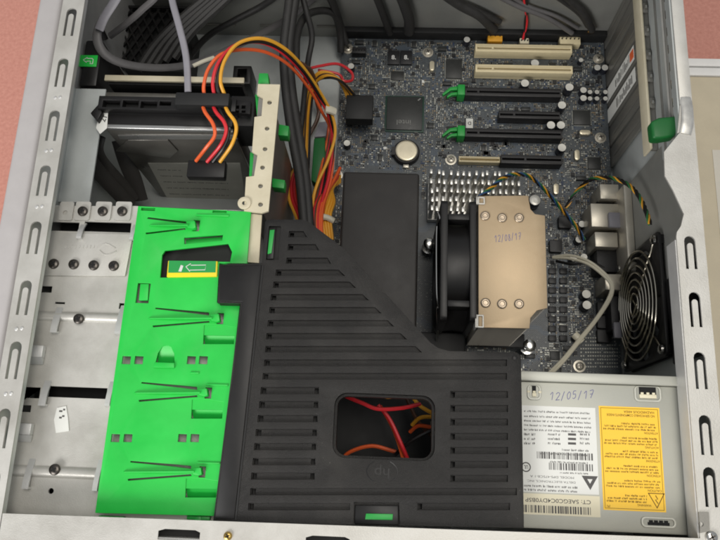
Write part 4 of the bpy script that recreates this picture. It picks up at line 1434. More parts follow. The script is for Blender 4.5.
# beige bay sheet behind the drive
bsx0, bsx1, bsy0, bsy1 = BX(104, 76, 244, 84.5, 140)
MB().box(bsx0 + 2, bsx1 - 2, bsy0 + 1.5, bsy1 - 1, 60, 136).build('bay_block', 'black_deep', case)
bso = MB().box(bsx0, bsx1, bsy0 + 2.5, bsy1, 137.5, 140).build('bay_sheet', 'bracket_cream', case, 0.5)
MB().box(bsx0 - 4, bsx1 - 34, A(0, 95, 128)[1], bsy0 - 1, 100, 128).build('bay_sheet_front', 'steel_dark', case, 0.5)
q = BX(188, 64, 247, 82, 60)
MB().plate([(q[0] + 40, q[2]), (q[1] + 3, q[2]), (q[1] + 3, q[3]), (q[0] + 40, q[3])], [[(q[0] + 44, q[2] + 3), (q[1] - 1, q[2] + 3), (q[1] - 1, q[3] - 3), (q[0] + 44, q[3] - 3)]], 30, 58).build('bay_frame', 'black_smooth', case, 0.5)

# ------------------------------------------------------------------ drive bracket (pale strip with green tabs)
ZK = 166.0
bk = thing('drive_bracket', 'pale metal strip with a row of holes and green clips beside the hard drive', 'bracket', (*A(262, 150, ZK)[:2], 8))
bo = P2([(258, 84), (280, 84.5), (268.5, 211), (262, 213), (244, 211), (246, 177), (254, 176), (257.5, 155), (252, 152), (254.5, 117), (261.5, 116), (263, 98), (257, 95)], ZK)
bh_ = [circ(*A(u, v, ZK)[:2], 1.7, 14) for u, v in ((269.5, 102.5), (267, 128.5), (265, 149), (262.5, 167.5), (260.5, 186), (260.5, 204.5))]
MB().plate(bo, bh_, ZK - 2, ZK).build('strip', 'bracket_cream', bk, smooth=False)
MB().box(A(262, 150, ZK)[0] - 6, A(262, 150, ZK)[0] + 3, A(0, 205, ZK)[1] + 2, A(0, 90, ZK)[1], 8.2, ZK - 2.2).build('support_wall', 'steel_dark', bk)
b2 = P2([(249, 213), (262, 214.5), (259, 263), (246, 262)], ZK - 3)
MB().plate(b2, [], ZK - 5, ZK - 3).build('lower_strip', 'bracket_cream', bk, 0.3)
for pts, z0, z1 in (([(259, 73), (268, 73), (269, 84), (258, 84)], 155, 164), ([(255, 94), (265, 96.5), (263, 118), (257, 118)], 152, 160), ([(250, 152), (259, 153), (257, 178), (249, 176)], 152, 160),
                    ([(279, 124), (289, 126), (288, 136), (278, 135)], 140, 150), ([(272, 178), (285, 180), (284, 188.5), (272, 187)], 132, 142)):
    MB().plate(P2(pts, z1), [], z0, z1).build('green_clip', 'green_clip', bk, 0.5)
q = A(244.5, 203.5, ZK)
MB().plate(circ(q[0], q[1], 4.6, 24), [circ(q[0], q[1], 1.5, 12)], ZK + .05, ZK + 1.2).build('screw_eye', 'bracket_cream', bk, 0.3)

# ------------------------------------------------------------------ green drive retainer
ZG = 165.0
gr_out = [(138, 206), (251, 211.5), (247, 263.5), (219, 263), (217, 302.5), (240, 304), (215.5, 516), (95, 513)]
gout = P2(gr_out, ZG)
gr = thing('drive_retainer', 'bright green plastic drive retainer plate with four latch arms', 'drive retainer', (*A(165, 360, ZG)[:2], ZC))
def GH(u0, v0, u1, v1):
    return H(u0, v0, u1, v1, ZG)
# latch rows: pocket with an arm ending in a small hook
rows = [(225, 140, 197), (318, 147, 221), (392.5, 133, 209), (471.5, 122, 203)]     # row v, arm left u, hook right u
gh = [GH(141, 207.5, 155, 210.5), GH(212.5, 210.5, 226.5, 213)]
for (v, us) in ((360, (122, 134.5, 187, 199)), (438, (111, 123.5, 178, 190.5))):
    for u in us:
        gh.append(GH(u, v - 4, u + 8.5, v + 4))
opn = P2([(162, 255), (165, 250.5), (228, 243.5), (232, 252), (230, 262), (218, 262), (218, 264), (168, 264), (168, 277.5), (160, 277.5)], ZG)
gh.append(opn)
gh.append(GH(136.5, 283, 149.5, 303))
q0 = A(165, 362, ZG)
dome = [(-1, 0), (-.85, .55), (-.45, .95), (0, 1.05), (.45, .95), (.85, .55), (1, 0)]
ledges, steps = [], []
pockets = [[(q0[0] + a * 6.3, q0[1] - .4 + b * 11) for a, b in dome] + [(q0[0], q0[1] - .4)]]
for i, (v, ua, uh) in enumerate(rows):
    # pocket above the arm, corner pocket below the hook, slits that free the spring fingers
    if i == 0:
        pockets.append(P2([(184, 237.5), (184.2, 244), (222, 240.5), (223, 234.5), (203, 236)], ZG))
        gh.append(P2([(148, 216.8), (186, 221.4), (186, 223.4), (147, 218.6)], ZG))
    else:
        gh.append(P2([(uh - 17, v + 7), (uh - 18, v + 26), (uh + 13, v + 26), (uh + 14.5, v + 9.5), (uh - 2, v + 7)], ZG))
        ledges.append(P2([(uh - 17.2, v + 6.2), (uh - 17.8, v + 17), (uh + 14, v + 17.5), (uh + 14.8, v + 8.5), (uh - 2, v + 6.2)], ZG))
        steps.append(P2([(uh - 17.8, v + 16.8), (uh - 18.2, v + 26.6), (uh + 13.2, v + 26.6), (uh + 14, v + 17.2), (uh - 2, v + 16.8)], ZG))
        gh.append(P2([(ua + 8.5, v - 10.6), (uh - 26, v - 7.0), (uh - 12, v - 5.6), (uh - 12, v - 2.6), (uh - 28, v - 4.8), (ua + 8, v - 9.2)], ZG))
    gh.append(P2([(ua + 6, v + 9.2), (ua + 5.5, v + 7.4), (uh - 12, v + 2.6), (uh - 11.5, v + 4.4)], ZG))
    gh.append(GH(uh - 4, v - 5, uh + 2.5, v + 6))
MB().plate(gout, gh + pockets, ZG - 2.2, ZG).build('plate', 'green', gr, 0.45)
# stepped catch pockets: a shallow ledge, then a drop
for q_ in ledges:
    MB().plate(q_, [], ZG - 2.1, ZG - 0.7).build('pocket_ledge', 'green', gr)
for q_ in steps:
    m = MB().plate(q_, [], 0, 1.0)
    ya, yb = min(p[1] for p in q_), max(p[1] for p in q_)
    for p in m.v:
        p.z += ZG - 3.2 - 4.5 * (1 - (p.y - ya) / (yb - ya))
    m.build('pocket_floor', 'green', gr)
# sloped pocket floors
for pk in pockets:
    ys_ = [p[1] for p in pk]
    m = MB()
    y_lo, y_hi = min(ys_), max(ys_)
    T = Matrix.Identity(4)
    m.plate(inset(pk, -0.4), [], 0, 1.0)
    x_lo, x_hi = min(p[0] for p in pk), max(p[0] for p in pk)
    for p in m.v:
        k = min(1, max(0, (p.y - y_lo) / (y_hi - y_lo)))
        kx = min(1, max(0, (p.x - x_lo) / (x_hi - x_lo)))
        p.z += ZG - 1.25 - (6.0 if len(pk) == 5 else 6.2 * (1 - k) ** 1.3)
    m.build('pocket_floor', 'green', gr)
gw = MB()
gw.plate(gout, [inset(gout, 1.6)], ZC + 0.2 + 2, ZG - 2.3)
gw.build('side_lip', 'green', gr)
# arms
for i, (v, ua, uh) in enumerate(rows):
    la = MB()
    z1 = ZG + 5.5
    # ridge: long thin blade that sinks into the plate at its free end
    ul = ua + (8 if i == 0 else 0)
    lo3 = [A(ul, v + 0.9, ZG), A(uh - 9, v + 1.2, ZG), A(uh - 9, v - 0.9, ZG), A(ul, v - 0.4, ZG)]
    hi3 = [A(ul + 2, v + 0.8, ZG + 1.6), A(uh - 9, v + 1.2, z1), A(uh - 9, v - 0.9, z1), A(ul + 2, v - 0.2, ZG + 1.6)]
    la.add([(p[0], p[1], ZG - 1.2) for p in lo3] + hi3, [(3, 2, 1, 0), (4, 5, 6, 7), (0, 1, 5, 4), (1, 2, 6, 5), (2, 3, 7, 6), (3, 0, 4, 7)])
    la.plate(P2([(uh - 10, v - 3), (uh - 2, v - 4), (uh - 1, v + 3), (uh - 4, v + 4), (uh - 10, v + 2.5)], ZG + 3), [], ZG - 1.5, ZG + 4)
    arm = la.build('latch_arm', 'green', gr, 0.4)
# step lines on the right
for (u0, v0, u1, v1) in ((206, 384, 228, 386), (197, 462, 220, 464), (196, 214.5, 229, 216.5), (190, 372, 199, 374)):
    x0, x1, y0, y1 = BX(u0, v0, u1, v1, ZG + .5)
    MB().box(x0, x1, y0, y1, ZG + 0.05, ZG + 0.9).build('ridge', 'green', gr, 0.3)
# half-round finger dent
q0 = A(165, 362, ZG)
m = MB()
dome = [(-1, 0), (-.85, .55), (-.45, .95), (0, 1.05), (.45, .95), (.85, .55), (1, 0)]
m.plate([(q0[0] - 7, q0[1] - 4), (q0[0] + 7, q0[1] - 4), (q0[0] + 6.5, q0[1] - .5), (q0[0] - 6.5, q0[1] - .5)], [], ZG + .05, ZG + 1.6)
m.build('finger_grip', 'green', gr, 0.4)
m = MB().plate(P2([(140.5, 284), (149, 284), (148, 300.5), (139, 300.5)], ZG - 1), [], ZG - 2.5, ZG - .4)
m.build('small_button', 'green', gr, 0.4)
# hinge feet at the lower edge
for (u0, u1) in ((99, 124), (187, 210)):
    a, b = A(u0, 515, ZG - 4), A(u1, 515, ZG - 4)
    m = MB().box(a[0], b[0], a[1] - 2.6, a[1] - .3, ZG - 8, ZG - 4)
    m.box((a[0] + b[0]) / 2 - 2, (a[0] + b[0]) / 2 + 2, a[1] - 5, a[1] - .4, ZG - 8, ZG - 3)
    m.build('hinge_foot', 'green_clip', gr, 0.3)
# yellow framed arrow plate
ZY = ZG + 1.5
yo = P2([(168, 260.5), (217.5, 261), (217, 276.5), (166.5, 277)], ZY)
yp = MB().plate(yo, [], ZG - 6, ZY).build('release_button', 'yellow_edge', gr, 0.5)
gi = MB().plate(P2([(169, 260.8), (216, 261.3), (215.5, 272.5), (168.2, 272.8)], ZY), [], ZY + .02, ZY + .3).build('button_face', 'green_label', yp)
m = MB()
def AR(u, v):
    return (*A(u, v, ZY)[:2], ZY + .36)
m.tube([AR(*p) for p in ((186, 266.8), (191, 263.8), (191, 265.4), (206, 265.2), (205.2, 270), (190, 270.3), (190, 271.6), (186, 266.8))], 0.28, .03, n=5, raw=True)
dm = [AR(*p)[:2] for p in ((178.5, 271.5), (181, 265), (183.5, 266), (181.5, 271.8))]
m.plate(dm, [], ZY + .33, ZY + .36)
m.build('printed_arrow', 'print_white', gi)
MB().plate(P2([(160, 248), (236, 242), (236, 266), (160, 280)], ZG - 9), [], ZG - 8.8, ZG - 7.2).build('opening_floor', 'black_deep', gr)

# ------------------------------------------------------------------ black air duct cover
ZS = 174.0
du_px = [(217.5, 303), (219.5, 264.5), (262, 263), (265, 222), (268, 219.5), (302, 219.5), (309, 222), (344, 248.5), (430, 342), (438, 348), (449, 351), (517, 352.5),
         (521, 356), (524, 528), (213, 522), (240.5, 303.5)]
dout = P2(du_px, ZS)
for i, p in enumerate(dout):
    pass
du = thing('air_duct_cover', 'large black slotted plastic air duct cover with rounded window', 'duct cover', (*A(390, 440, ZS)[:2], 100))
def DH(pts):
    return P2(pts, ZS)
sl = []
notch_h = []
def grow(u0, v, u1, diag=0, h=6.0):
    h += 0.9
    a = [(u0 + .7, v), (u1 - diag, v), (u1, v + h), (u0, v + h)] if diag else [(u0 + .5, v), (u1, v), (u1 - .1, v + h), (u0, v + h)]
    sl.append(DH(a))
    notch_h.append(DH([(u0 + 1.2, v + .9), (u0 + 5.4, v + .9), (u0 + 5.1, v + h - .8), (u0 + .9, v + h - .8)]))
    if u1 < 322 and v > 380:
        notch_h.append(DH([(u1 - 4.6, v + .9), (u1 - .7, v + .9), (u1 - .8, v + h - .8), (u1 - 4.7, v + h - .8)]))
for (v, u0, u1) in ((231, 288.5, 307), (244, 287.5, 319), (257.5, 286, 331)):
    grow(u0, v, u1, 3.5, 5.2)
for (v, u0, u1) in ((269.5, 275.5, 345), (281.5, 273, 356), (294, 270.5, 369), (307, 269, 381.5), (320, 267.5, 394), (333, 266, 407), (346, 265, 422)):
    grow(u0, v, u1, 6.5, 5.4)
for (v, u0, u1) in ((359.5, 264, 507), (373, 262.5, 507)):
    grow(u0, v, u1, 0, 5.6)
for (v, u0) in ((387, 260.5), (401, 259), (415, 257.5), (429, 255.5), (443, 254), (458, 252.5), (472.5, 251)):
    grow(u0, v, 319 - (v - 387) * .05, 0, 6.2)
for v in (391, 405, 418.5, 433, 447, 461, 475):
    grow(450, v, 508, 0, 6.0)
sl_lo = []
grow(250, 488, 517, 0, 6.2)
grow(248, 503, 350, 0, 6.2)
grow(417, 503, 510, 0, 6.2)
wx0, wx1, wy0, wy1 = BX(333.5, 394, 435, 459.5, ZS)
win = rrect(wx0, wx1, wy0, wy1, 8, 6)
lat = DH([(352.5, 500), (400, 500.5), (414, 505), (414, 526), (352, 525)])
latch_h = DH([(354, 502), (399, 502.5), (400, 526.0), (353.5, 525.0)])
end_h = DH([(269, 226), (281, 226), (278, 260), (266, 260)])
MB().plate(dout, sl + [win, latch_h, end_h], ZS - 2.2, ZS).build('slotted_panel', 'black_plastic', du, 0.65)
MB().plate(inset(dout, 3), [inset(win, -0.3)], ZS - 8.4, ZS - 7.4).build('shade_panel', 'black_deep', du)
MB().plate(inset(dout, 0.3), [inset(win, -0.25)] + notch_h, ZS - 5.2, ZS - 2.25).build('backing_panel', 'black_plastic', du)
MB().plate(inset(dout, 0.2), [inset(dout, 2.6)], ZS - 10, ZS - 5.25).build('skirt', 'black_plastic', du)
deep_px = [(219, 303), (221, 265.5), (263, 264), (266, 222), (302, 221), (344, 250), (430, 344), (449, 353), (486, 354), (494, 526), (216, 521), (241, 304)]
dp = P2(deep_px, ZS - 10)
dpp = inset(dp, 3)
MB().plate(dpp, [inset(dpp, 2)], ZG + 3, ZS - 10.05).build('inner_skirt', 'black_plastic', du)
# seam step along the left strip
sm_ = P2([(262.5, 266), (263.6, 266), (236.4, 520), (235, 520)], ZS)
MB().plate(sm_, [], ZS + .02, ZS + .5).build('seam', 'black_deep', du)
strip = P2([(221, 267), (261.5, 265.5), (234.5, 519), (215, 519), (242.5, 302), (220, 301)], ZS)
MB().plate(strip, [], ZS + .03, ZS + 0.9).build('side_strip', 'black_smooth', du, 0.5)
# bottom bright lip under the strip and rim of the window
MB().plate(win, [inset(win, 1.6)], ZS - 12, ZS - 5.3).build('window_rim', 'black_plastic', du)
# two green-tipped latches
def duct_latch(px_, grn, z):
    o_ = MB().plate(P2(px_, z), [], ZS - 2.2, z).build('latch', 'black_smooth', du, 0.7)
    MB().plate(P2(grn, z + 1), [], z + .02, z + 1).build('latch_mark', 'green_clip', o_, 0.3)
duct_latch([(355, 505), (398.5, 505.5), (398.5, 525.5), (354.5, 524.5)], [(366, 513.5), (393, 514), (392.5, 520), (365, 519.5)], ZS - 0.8)
duct_latch([(268.5, 228), (276, 227), (273.5, 259), (266.5, 259)], [(269.8, 230), (274.6, 229.5), (271.5, 253), (267.5, 254)], ZS - 0.6)
# moulded maker's mark
m = MB()
q = A(382, 471.5, ZS)
text_into(m, 'hp', q[0], q[1], ZS + .12, 8, 180, 9)
m.tube([(q[0] + 9.5 * math.cos(rad(a)), q[1] + 7 * math.sin(rad(a)), ZS + .05) for a in range(120, 241, 15)], .3, .15, n=5, raw=True)
m.tube([(q[0] + 9.5 * math.cos(rad(a)), q[1] + 7 * math.sin(rad(a)), ZS + .05) for a in range(-60, 61, 15)], .3, .15, n=5, raw=True)
m.build('moulded_mark', 'black_smooth', du)
put('corner_dot', MB().lathe([(1.6, 0), (1.5, .5), (1, .7)], 14).mesh('corner_dot', 'black_smooth'), du, A(514.5, 358, ZS))

# ------------------------------------------------------------------ cables
def AC(u, v, z, r=3):
    while A(u, v, z)[1] > YT - 3 - r and z < 170:
        z += 2
    return A(u, v, z)
def cable(name, pts, r, m, label, cat, ry=None, n=8, group=None, up=(0, 0, 1)):
    P_ = [AC(*p, r) for p in pts]
    if pts[0][1] < -4:           # runs on to the upper wall of the case
        e_ = Vector(P_[0]) * 1.8 - Vector(P_[1]) * .8
        if e_.y < YT - 12:
            P_.insert(0, tuple(e_))
        P_.insert(0, (P_[0][0], YT - 1.6, min(166, P_[0][2])))
    if pts[-1][1] < -3:
        P_.append((P_[-1][0] + 3, YT - 1.6, min(165, P_[-1][2] - 4)))
    o_ = MB().tube(P_, r, ry, n=n, up=up).build(name, m)
    tag(o_, label, cat, group)
    return o_
# power harness: orange, red, yellow (and black) wires between two drive connectors
ph_ = thing('drive_power_cable', 'drive power cable of red, orange, yellow wires arching over the hard drive', 'power cable', (*A(215, 98, 165)[:2], ZH))
c0 = BX(175, 92.5, 229, 105, 168)
MB().box(c0[0], c0[1], c0[2], c0[3], ZH + 8.2, 168).build('connector', 'black_deep', ph_, 0.8)
c1 = BX(187, 160, 225, 177, 150)
MB().box(c1[0], c1[1], c1[2], c1[3], 142, 150).build('connector', 'black_smooth', ph_, 1.0)
up_w = {
    'wire_orange': [(204, 95, 165), (204, 84, 168), (209, 68, 168), (222, 54, 165), (245, 49.5, 155), (268, 53, 140), (290, 66, 120), (310, 90, 95), (322, 112, 75), (330, 128, 60), (333, 152, 55), (331, 178, 54), (324, 205, 60), (320, 240, 66)],
    'wire_red': [(214, 95, 165), (213, 80, 170), (219, 62, 170), (234, 46, 165), (258, 42, 155), (280, 51, 138), (300, 70, 115), (316, 92, 92), (327, 112, 76), (332, 130, 62), (332, 152, 58), (328, 180, 58), (321, 206, 62), (317, 240, 66)],
    'wire_black': [(219, 95, 165), (217, 80, 169), (224, 60, 169), (238, 45, 164), (262, 42, 154), (284, 52, 136), (304, 72, 113), (319, 95, 90), (329, 114, 74), (334, 135, 60), (332, 160, 56), (326, 186, 56), (319, 212, 60), (316, 242, 64)],
    'wire_yellow': [(224.5, 95, 165), (220.5, 80, 172), (225, 60, 172), (239, 43, 168), (262, 38.5, 158), (284, 48, 140), (303, 67, 117), (320, 92, 92), (332, 115, 74), (335, 135, 66), (328, 160, 64), (318, 182, 64), (313, 200, 62), (312, 222, 60)],
}
for k, pts in up_w.items():
    MB().tube([A(*p) for p in pts], 1.35, n=8).build('wire', k, ph_)
lo_w = {
    'wire_orange': [(202, 103, 163), (205, 112, 166), (213, 124, 166), (214.5, 136, 164), (206, 148, 160), (196, 161, 150)],
    'wire_red': [(212, 103, 163), (216, 112, 166), (224, 122, 166), (226, 132, 164), (220, 146, 160), (207, 162, 150)],
    'wire_black': [(218, 104, 163), (221, 113, 164), (226, 124, 163), (228, 136, 161), (222, 150, 157), (213, 162, 150)],
    'wire_yellow': [(224, 103, 163), (228, 112, 166), (235, 122, 166), (236, 132, 164), (231, 146, 160), (220, 162, 150)],
}
for k, pts in lo_w.items():
    MB().tube([A(*p) for p in pts], 1.35, n=8).build('wire', k, ph_)
MB().tube([A(325, 109, 80), A(330, 110, 78), A(335, 112, 75)], 3.6, 2.6, n=10).build('tie', 'wire_white', ph_)

# motherboard power harness: yellow bundle
yh = thing('board_power_cable', 'bundle of yellow wires looping into the black socket at the board edge', 'power cable', (*A(340, 95, 30)[:2], ZB))
for i in range(6):
    d = i * 2.7
    j = random.uniform(-1, 1)
    MB().tube([A(304 + d * .3, 225, 20 + i), A(302 + d * .4, 185, 17 + i), A(302 + d * .5, 152 + 2 * i, 18 + i * 2), A(304 + d * .55 + j, 112, 26 + i), A(309 + d * .5, 88 - d * .3 + j, 42 + i), A(318 + d * .8, 73 + d * .35, 54 + i), A(332 + d * .7, 74 + d * .55, 52 + i), A(343 + d * .75 + j, 86 + d * .5, 44), A(349 + d * 1.1, 103 + d * .2, 34)], 1.15, n=7).build('wire', ('wire_yellow', 'wire_yellow', 'wire_brown', 'wire_yellow', 'wire_yellow', 'wire_black')[i], yh)
MB().tube([A(304, 70, 60), A(320, 66, 56), A(338, 64, 52), (A(351, 72, 48)), A(352, 80, 44), A(344, 81, 42), A(338, 74, 46), A(318, 70, 50)], 1.3, n=7).build('wire', 'wire_red', yh)
for i in range(3):
    MB().tube([A(300 + i * 2, 62 + i, 64), A(310 + i, 72, 58), A(316 + i * 2, 100, 30), A(318 - i, 118 + i * 2, 20), A(306 - i, 142, 16), A(296 - i, 170, 14)], 1.6, n=7).build('wire', 'wire_brown', yh)
q = BX(346, 96, 373, 120, 40)
MB().box(*q, ZB + 14.2, 42).build('plug', 'black_deep', yh, 0.8)

# lower bundle rising from under the duct cover
lh = thing('duct_power_cable', 'bundle of orange, red, yellow wires emerging beneath the black duct cover', 'power cable', (*A(320, 200, 60)[:2], 20))
for i, (k, du_) in enumerate((('wire_orange', 0), ('wire_orange', 3), ('wire_red', 6), ('wire_orange', 8), ('wire_brown', 11), ('wire_red', 13))):
    MB().tube([A(340 - du_ * .3, 168 + du_ * 1.2, 34), A(335 - du_ * .5, 178 + du_, 44), A(327 - du_ * .6, 194 + du_ * .3, 56), A(322 - du_ * .6, 212, 66), A(322 - du_ * .5, 236, 74), A(328, 262, 80)], 1.5, n=7).build('wire', k, lh)
for i, k in enumerate(('wire_orange', 'wire_black', 'wire_red', 'wire_brown', 'wire_orange')):
    e_ = i * 2.4
    MB().tube([A(331 - e_ * .3, 112 + i, 46), A(333 - e_ * .5, 134, 40), A(330 - e_ * .8, 160 + i, 44), A(326 - e_, 188, 52), A(320 - e_ * .8, 214, 60), A(320 - e_ * .4, 242, 68)], 1.3, n=7).build('wire', k, lh)
for i in range(4):
    MB().tube([A(340, 176 + i * 2, 28), A(334 - i * .6, 186 + i, 40), A(327 + i * 2.4, 199 + i, 52), A(322.5 + i * 2.6, 216, 58), A(325 + i * 2.5, 240, 60)], 1.35, n=7).build('wire', 'wire_yellow', lh)
MB().tube([A(318, 216, 64), A(327, 217.5, 62), A(334, 221, 60)], 2.6, 2.2, n=10).build('tie', 'wire_white', lh)
for i, k in enumerate(('wire_yellow', 'wire_red', 'wire_red', 'wire_orange')):
    MB().tube([A(300 + i * 1.5, 160, 40), A(290 + i * 2.5, 178, 42), A(289 + i * 3, 198, 48), A(297 + i * 3, 220, 54), A(303 + i * 3, 250, 58)], 1.35, n=7).build('wire', k, lh)
# wires seen through the duct window
MB().box(wx0 - 40, wx1 + 30, wy0 - 25, wy1 + 60, 8.3, 70).build('window_shade_block', 'black_deep', du, 2)  # added black block that gives the window's inside its dark shade
wb = thing('window_wire_bundle', 'red, orange, yellow wires seen through the window in the black cover', 'wires', (*A(390, 420, 100)[:2], 8))
for k, pts in (('wire_red', [(345, 396, 140), (362, 403, 140), (378, 409, 140), (402, 408, 138), (420, 404, 130)]), ('wire_red', [(378, 405, 132), (390, 420, 130), (402, 446, 128), (412, 470, 120)]),
               ('wire_orange', [(380, 406, 128), (391, 424, 126), (399, 444, 124), (406, 470, 118)]), ('wire_yellow', [(410, 392, 120), (418, 404, 125), (430, 412, 125), (442, 418, 120)]),
               ('wire_yellow', [(412, 425, 112), (420, 418, 118), (432, 417, 120), (445, 420, 120)]), ('wire_orange', [(410, 432, 108), (418, 426, 114), (430, 427, 118), (445, 430, 116)]),
               ('wire_yellow', [(424, 390, 120), (430, 398, 122), (440, 408, 120)]), ('wire_yellow', [(370, 390, 132), (388, 397, 134), (404, 392, 130)]), ('wire_orange', [(340, 462, 90), (350, 452, 95), (372, 446, 98), (396, 452, 100)]),
               ('wire_black', [(395, 455, 110), (410, 442, 118), (428, 432, 122), (445, 424, 120)]), ('wire_brown', [(405, 395, 112), (412, 410, 114), (420, 424, 112), (436, 440, 110)])):
    MB().tube([A(*p) for p in pts], 1.4, n=7).build('wire', k, wb)
q = A(434, 428, 120)
MB().box(q[0] - 2, q[0] + 4, q[1] - 5, q[1] + 5, 112, 122).build('white_plug', 'wire_white', wb, 0.6)

# data cables
cable('data_cable', [(123, -14, 150), (112, 6, 150), (101, 22, 148), (97, 38, 145), (104, 53, 140), (122, 63, 132), (150, 67.5, 120), (178, 66.5, 108), (205, 60, 96), (232, 48, 84), (262, 33, 66), (292, 16, 50), (318, -4, 40)],
      3.6, 'cable_dim', 'flat grey data cable curling round the diamond grille', 'data cable', 1.6, n=10)
cable('data_cable', [(124, -14, 156), (113, 4, 156), (104, 18, 154), (99, 30, 151)], 3.9, 'cable_grey', 'short bright grey data cable loop at the upper left corner', 'data cable', 1.2, n=10)
cable('data_cable', [(170, -12, 178), (173, 4, 177), (179, 26, 175), (184.5, 48, 172), (187, 66, 170), (188, 92, 167)], 2.5, 'cable_grey', 'straight lilac grey data cable plugged into the hard drive connector', 'data cable', 1.6, n=10)
cable('data_cable', [(193, 66, 118), (204, 61, 116), (214, 57.5, 112)], 1.8, 'wire_white', 'thin pale cable end crossing the grey floor left of the arching wires', 'cable', 1.2)
for i in range(5):
    cable('dark_cable', [(138 + i * 9, 70 - i * 3, 80), (156 + i * 9, 44 - i * 3, 88), (182 + i * 9, 18 - i * 2.5, 96), (214 + i * 9, -10 - i * 3, 104)], 3.5, 'sleeve',
          ['leftmost dark cable crossing the diamond grille', 'second dark cable from the diamond grille', 'middle of five dark cables slanting to the top edge', 'fourth dark cable from the diamond grille', 'rightmost of five dark cables slanting to the top edge'][i],
          'cable', group='dark cables slanting to the upper edge')
for i, (pts, r_, k, lb_) in enumerate((
        ([(182, 66, 24), (206, 38, 38), (232, 22, 50), (262, 6, 60), (290, -14, 70)], 3.0, 'sleeve', 'dark cable on the grey floor left of the thick sleeved pair'),
        ([(176, 40, 70), (206, 16, 78), (240, -12, 84)], 3.8, 'sleeve', 'thick dark cable between the slanting cables and the floor'),
        ([(300, -14, 96), (306, 10, 88), (312, 36, 74), (308, 62, 64), (304, 100, 40), (300, 150, 26), (304, 200, 30)], 2.6, 'sleeve', 'slim black cable right of the thick sleeved pair'),
        ([(372, -14, 50), (380, 6, 44), (386, 22, 34), (390, 33, 20)], 3.4, 'sleeve', 'black cable dropping to the left end of the upper board edge'),
        ([(420, -14, 60), (448, -2, 56), (476, 10, 50), (500, 22, 40)], 3.0, 'sleeve', 'slim black cable beside the one going to the yellow connector'),
        ([(540, -14, 70), (562, 0, 60), (580, 14, 46), (588, 26, 34)], 2.6, 'sleeve', 'slim black cable at the top right beside the fanned wires'))):
    cable('dark_cable', pts, r_, k, lb_, 'cable', n=10)
cable('short_cable', [(110, 36, 120), (126, 24, 128), (142, 10, 134), (160, -10, 138)], 3.0, 'cable_dim', 'light grey cable lying over the diamond grille', 'cable', 2.2)
for i, pts in enumerate(([(104, 58, 100), (112, 64, 100), (116, 72, 98), (112, 79, 95)], [(110, 56, 98), (117, 65, 98), (121, 74, 96), (118, 80, 94)])):
    cable('thin_wire', pts, 1.0, 'wire_brown', ['outer thin brown wire under the diamond grille', 'inner thin brown wire under the diamond grille'][i], 'wire')
for i, pts in enumerate(([(291, -12, 104), (287, 20, 100), (284, 50, 96), (286, 90, 90), (292, 135, 86), (300, 180, 84), (305, 235, 84)],
                         [(297, -12, 102), (292, 20, 98), (289, 52, 94), (292, 92, 88), (299, 137, 84), (306, 182, 82), (310, 235, 82)])):
    cable('sleeved_cable', pts, 4.0, 'sleeve', ['left of two thick black sleeved cables running down the middle', 'right of two thick black sleeved cables running down the middle'][i], 'cable', n=12)
cable('sleeved_cable', [(296, 60, 80), (297, 36, 78), (304, 18, 74), (318, 11, 66), (334, 14, 50), (340, 32, 34), (341, 52, 20)], 3.4, 'sleeve', 'black sleeved cable arching over to the board corner', 'cable', n=12)
cable('sleeved_cable', [(326, -12, 70), (334, 6, 55), (340, 24, 34), (346, 44, 22)], 3.6, 'sleeve', 'short black sleeved cable dropping to the top left board corner', 'cable', n=12)
gp_ = MB().plate(P2([(314, 138), (325, 137), (326, 176), (317, 184), (311, 180)], 44), [], 30, 44)
gpo = gp_.build('green_guide', 'green_dark', None, 1.0)
tag(gpo, 'flat dark green plastic guide behind the black sleeved cables', 'plastic guide')
gpo.location.z -= 0.0
MB().plate(P2([(319, 122), (328, 121), (326, 136), (314, 137)], 44), [], 34, 44).build('pale_end', 'cable_grey', gpo, 0.6)
MB().box(A(318, 160, 30)[0] - 4, A(318, 160, 30)[0] + 4, A(318, 160, 30)[1] - 14, A(318, 160, 30)[1] + 14, 8.2, 30).build('foot', 'green_dark', gpo)
# cables over the upper wall, right
cable('sleeved_cable', [(398, -12, 44), (404, 4, 40), (409, 20, 32), (409, 32, 20)], 5.0, 'sleeve', 'thick black cable rising at the top edge above the chip', 'cable', n=12)
o_ = cable('sleeved_cable', [(434, -14, 60), (458, 4, 52), (480, 16, 42), (494, 30, 30)], 4.4, 'sleeve', 'black sleeved cable going to the yellow board connector', 'cable', n=12)
q = [A(482, 11, 48), A(484.5, 15.5, 46), A(483, 21, 44)]
MB().tube(q, 1.2, 1.2, n=8).build('tie', 'wire_white', o_)
o_ = cable('sleeved_cable', [(396, -6, 50), (406, 2, 48), (411, 16, 40)], 0.8, 'wire_white', 'thin pale cable tie loop on the black cable at the top edge', 'cable tie')
cable('sleeved_cable', [(488, -10, 66), (518, 6, 55), (548, 18, 44), (572, 33, 30)], 2.4, 'cable_dim', 'long dark grey cable running to the beige board connector', 'cable', n=10)
cable('sleeved_cable', [(498, -12, 60), (526, 5, 50), (556, 16, 40), (578, 28, 30)], 1.8, 'cable_dim', 'thin dark grey cable beside the long one to the beige connector', 'cable', n=10)
cable('sleeved_cable', [(556, -14, 70), (572, 2, 56), (584, 14, 40), (592, 30, 24)], 3.4, 'sleeve', 'black cable at the top right ending in fanned yellow wires', 'cable', n=12)
fy = thing('fanned_wires', 'small yellow wire ends fanning out at the upper right board corner', 'wires', (*A(590, 34, 20)[:2], ZB))
for (u, v) in ((587, 35), (594, 37), (590, 37)):
    MB().tube([A(591.5, 27, 30), A((591.5 + u) / 2, 31, 28), A(u, v, 20)], 0.9, n=6).build('wire', 'wire_yellow', fy)
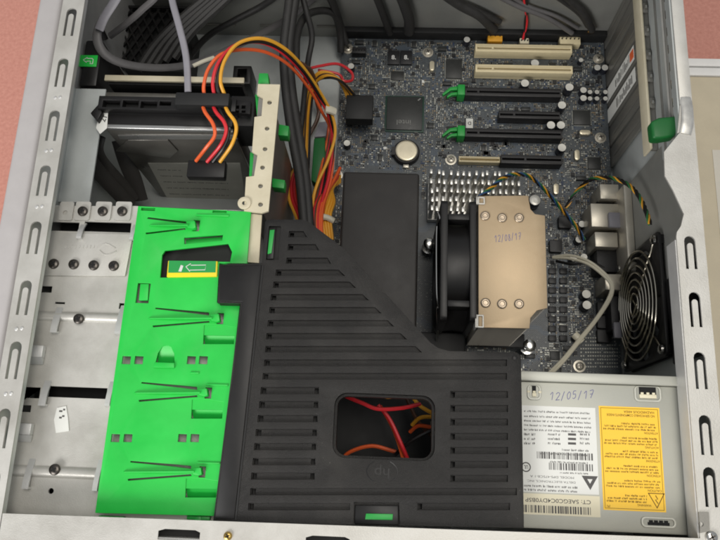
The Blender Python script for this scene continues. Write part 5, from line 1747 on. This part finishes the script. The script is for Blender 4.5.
for i, (k, du_, lb_) in enumerate((('wire_red', 0, 'thin red wire rising from the small white board connector'), ('wire_black', 2, 'thin black wire beside the red one at the small white connector'))):
    cable('thin_wire', [(523 + du_, -10, 60), (525 + du_, 8, 46), (527 - du_, 22, 34), (523 + du_, 39, 24)], 1.1, k, lb_, 'wire')
# twisted fan leads
def twisted(label, pts, cols, name='fan_lead'):
    t_ = thing(name, label, 'fan cable', (*A(*pts[0])[:2], ZB))
    for i, k in enumerate(cols):
        MB().tube([A(*p) for p in pts], 0.72, n=6, k=14, twist=(1.15, 2 * math.pi * i / len(cols), 22)).build('wire', k, t_)
    return t_
twisted('twisted wires from the processor fan running over the copper plate corner', [(476, 200, 118), (489, 190, 110), (502, 179, 95), (514, 174.5, 80), (528, 176, 66), (541, 186, 54), (553, 199, 44), (566, 214, 36), (578, 229, 30), (584, 240, 26)],
        ('wire_black', 'wire_yellow', 'wire_green', 'wire_blue'))
twisted('twisted black and yellow wires running from the rear fan to the board', [(566, 208, 30), (572, 198, 34), (581, 187, 40), (590, 180, 50), (602, 177.5, 62), (616, 179, 78), (630, 186, 92), (640, 198, 104), (647, 214, 116), (650, 224, 120)],
        ('wire_black', 'wire_yellow', 'wire_green', 'wire_black'))
wc = thing('white_wire_pair', 'pair of off-white wires curving across the lower right of the board', 'wires', (*A(600, 300, 30)[:2], ZB))
for i in (0, 1):
    d = i * 3.2
    MB().tube([A(553, 257 + d * .3, 26), A(570, 255.5 + d, 40), A(588, 261 + d, 52), A(603, 272 + d, 58), A(612 - d * .4, 283 + d * .6, 60), A(611 - d * .6, 297, 60), A(598 - d * .5, 318, 56), A(580 - d * .5, 341 - d * .3, 52), A(563, 362 - d, 55), A(546, 379 - d, 62)], 1.25, n=8).build('wire', 'wire_white', wc)
MB().tube([A(556, 261, 24), A(572, 264, 30), A(590, 262, 34), A(604, 268, 34)], 1.3, n=8).build('dark_wire', 'wire_black', wc)
MB().tube([A(574, 334, 50), A(578, 338, 50), A(582, 342, 50)], 3.2, 2.4, n=10).build('tie', 'wire_white', wc)
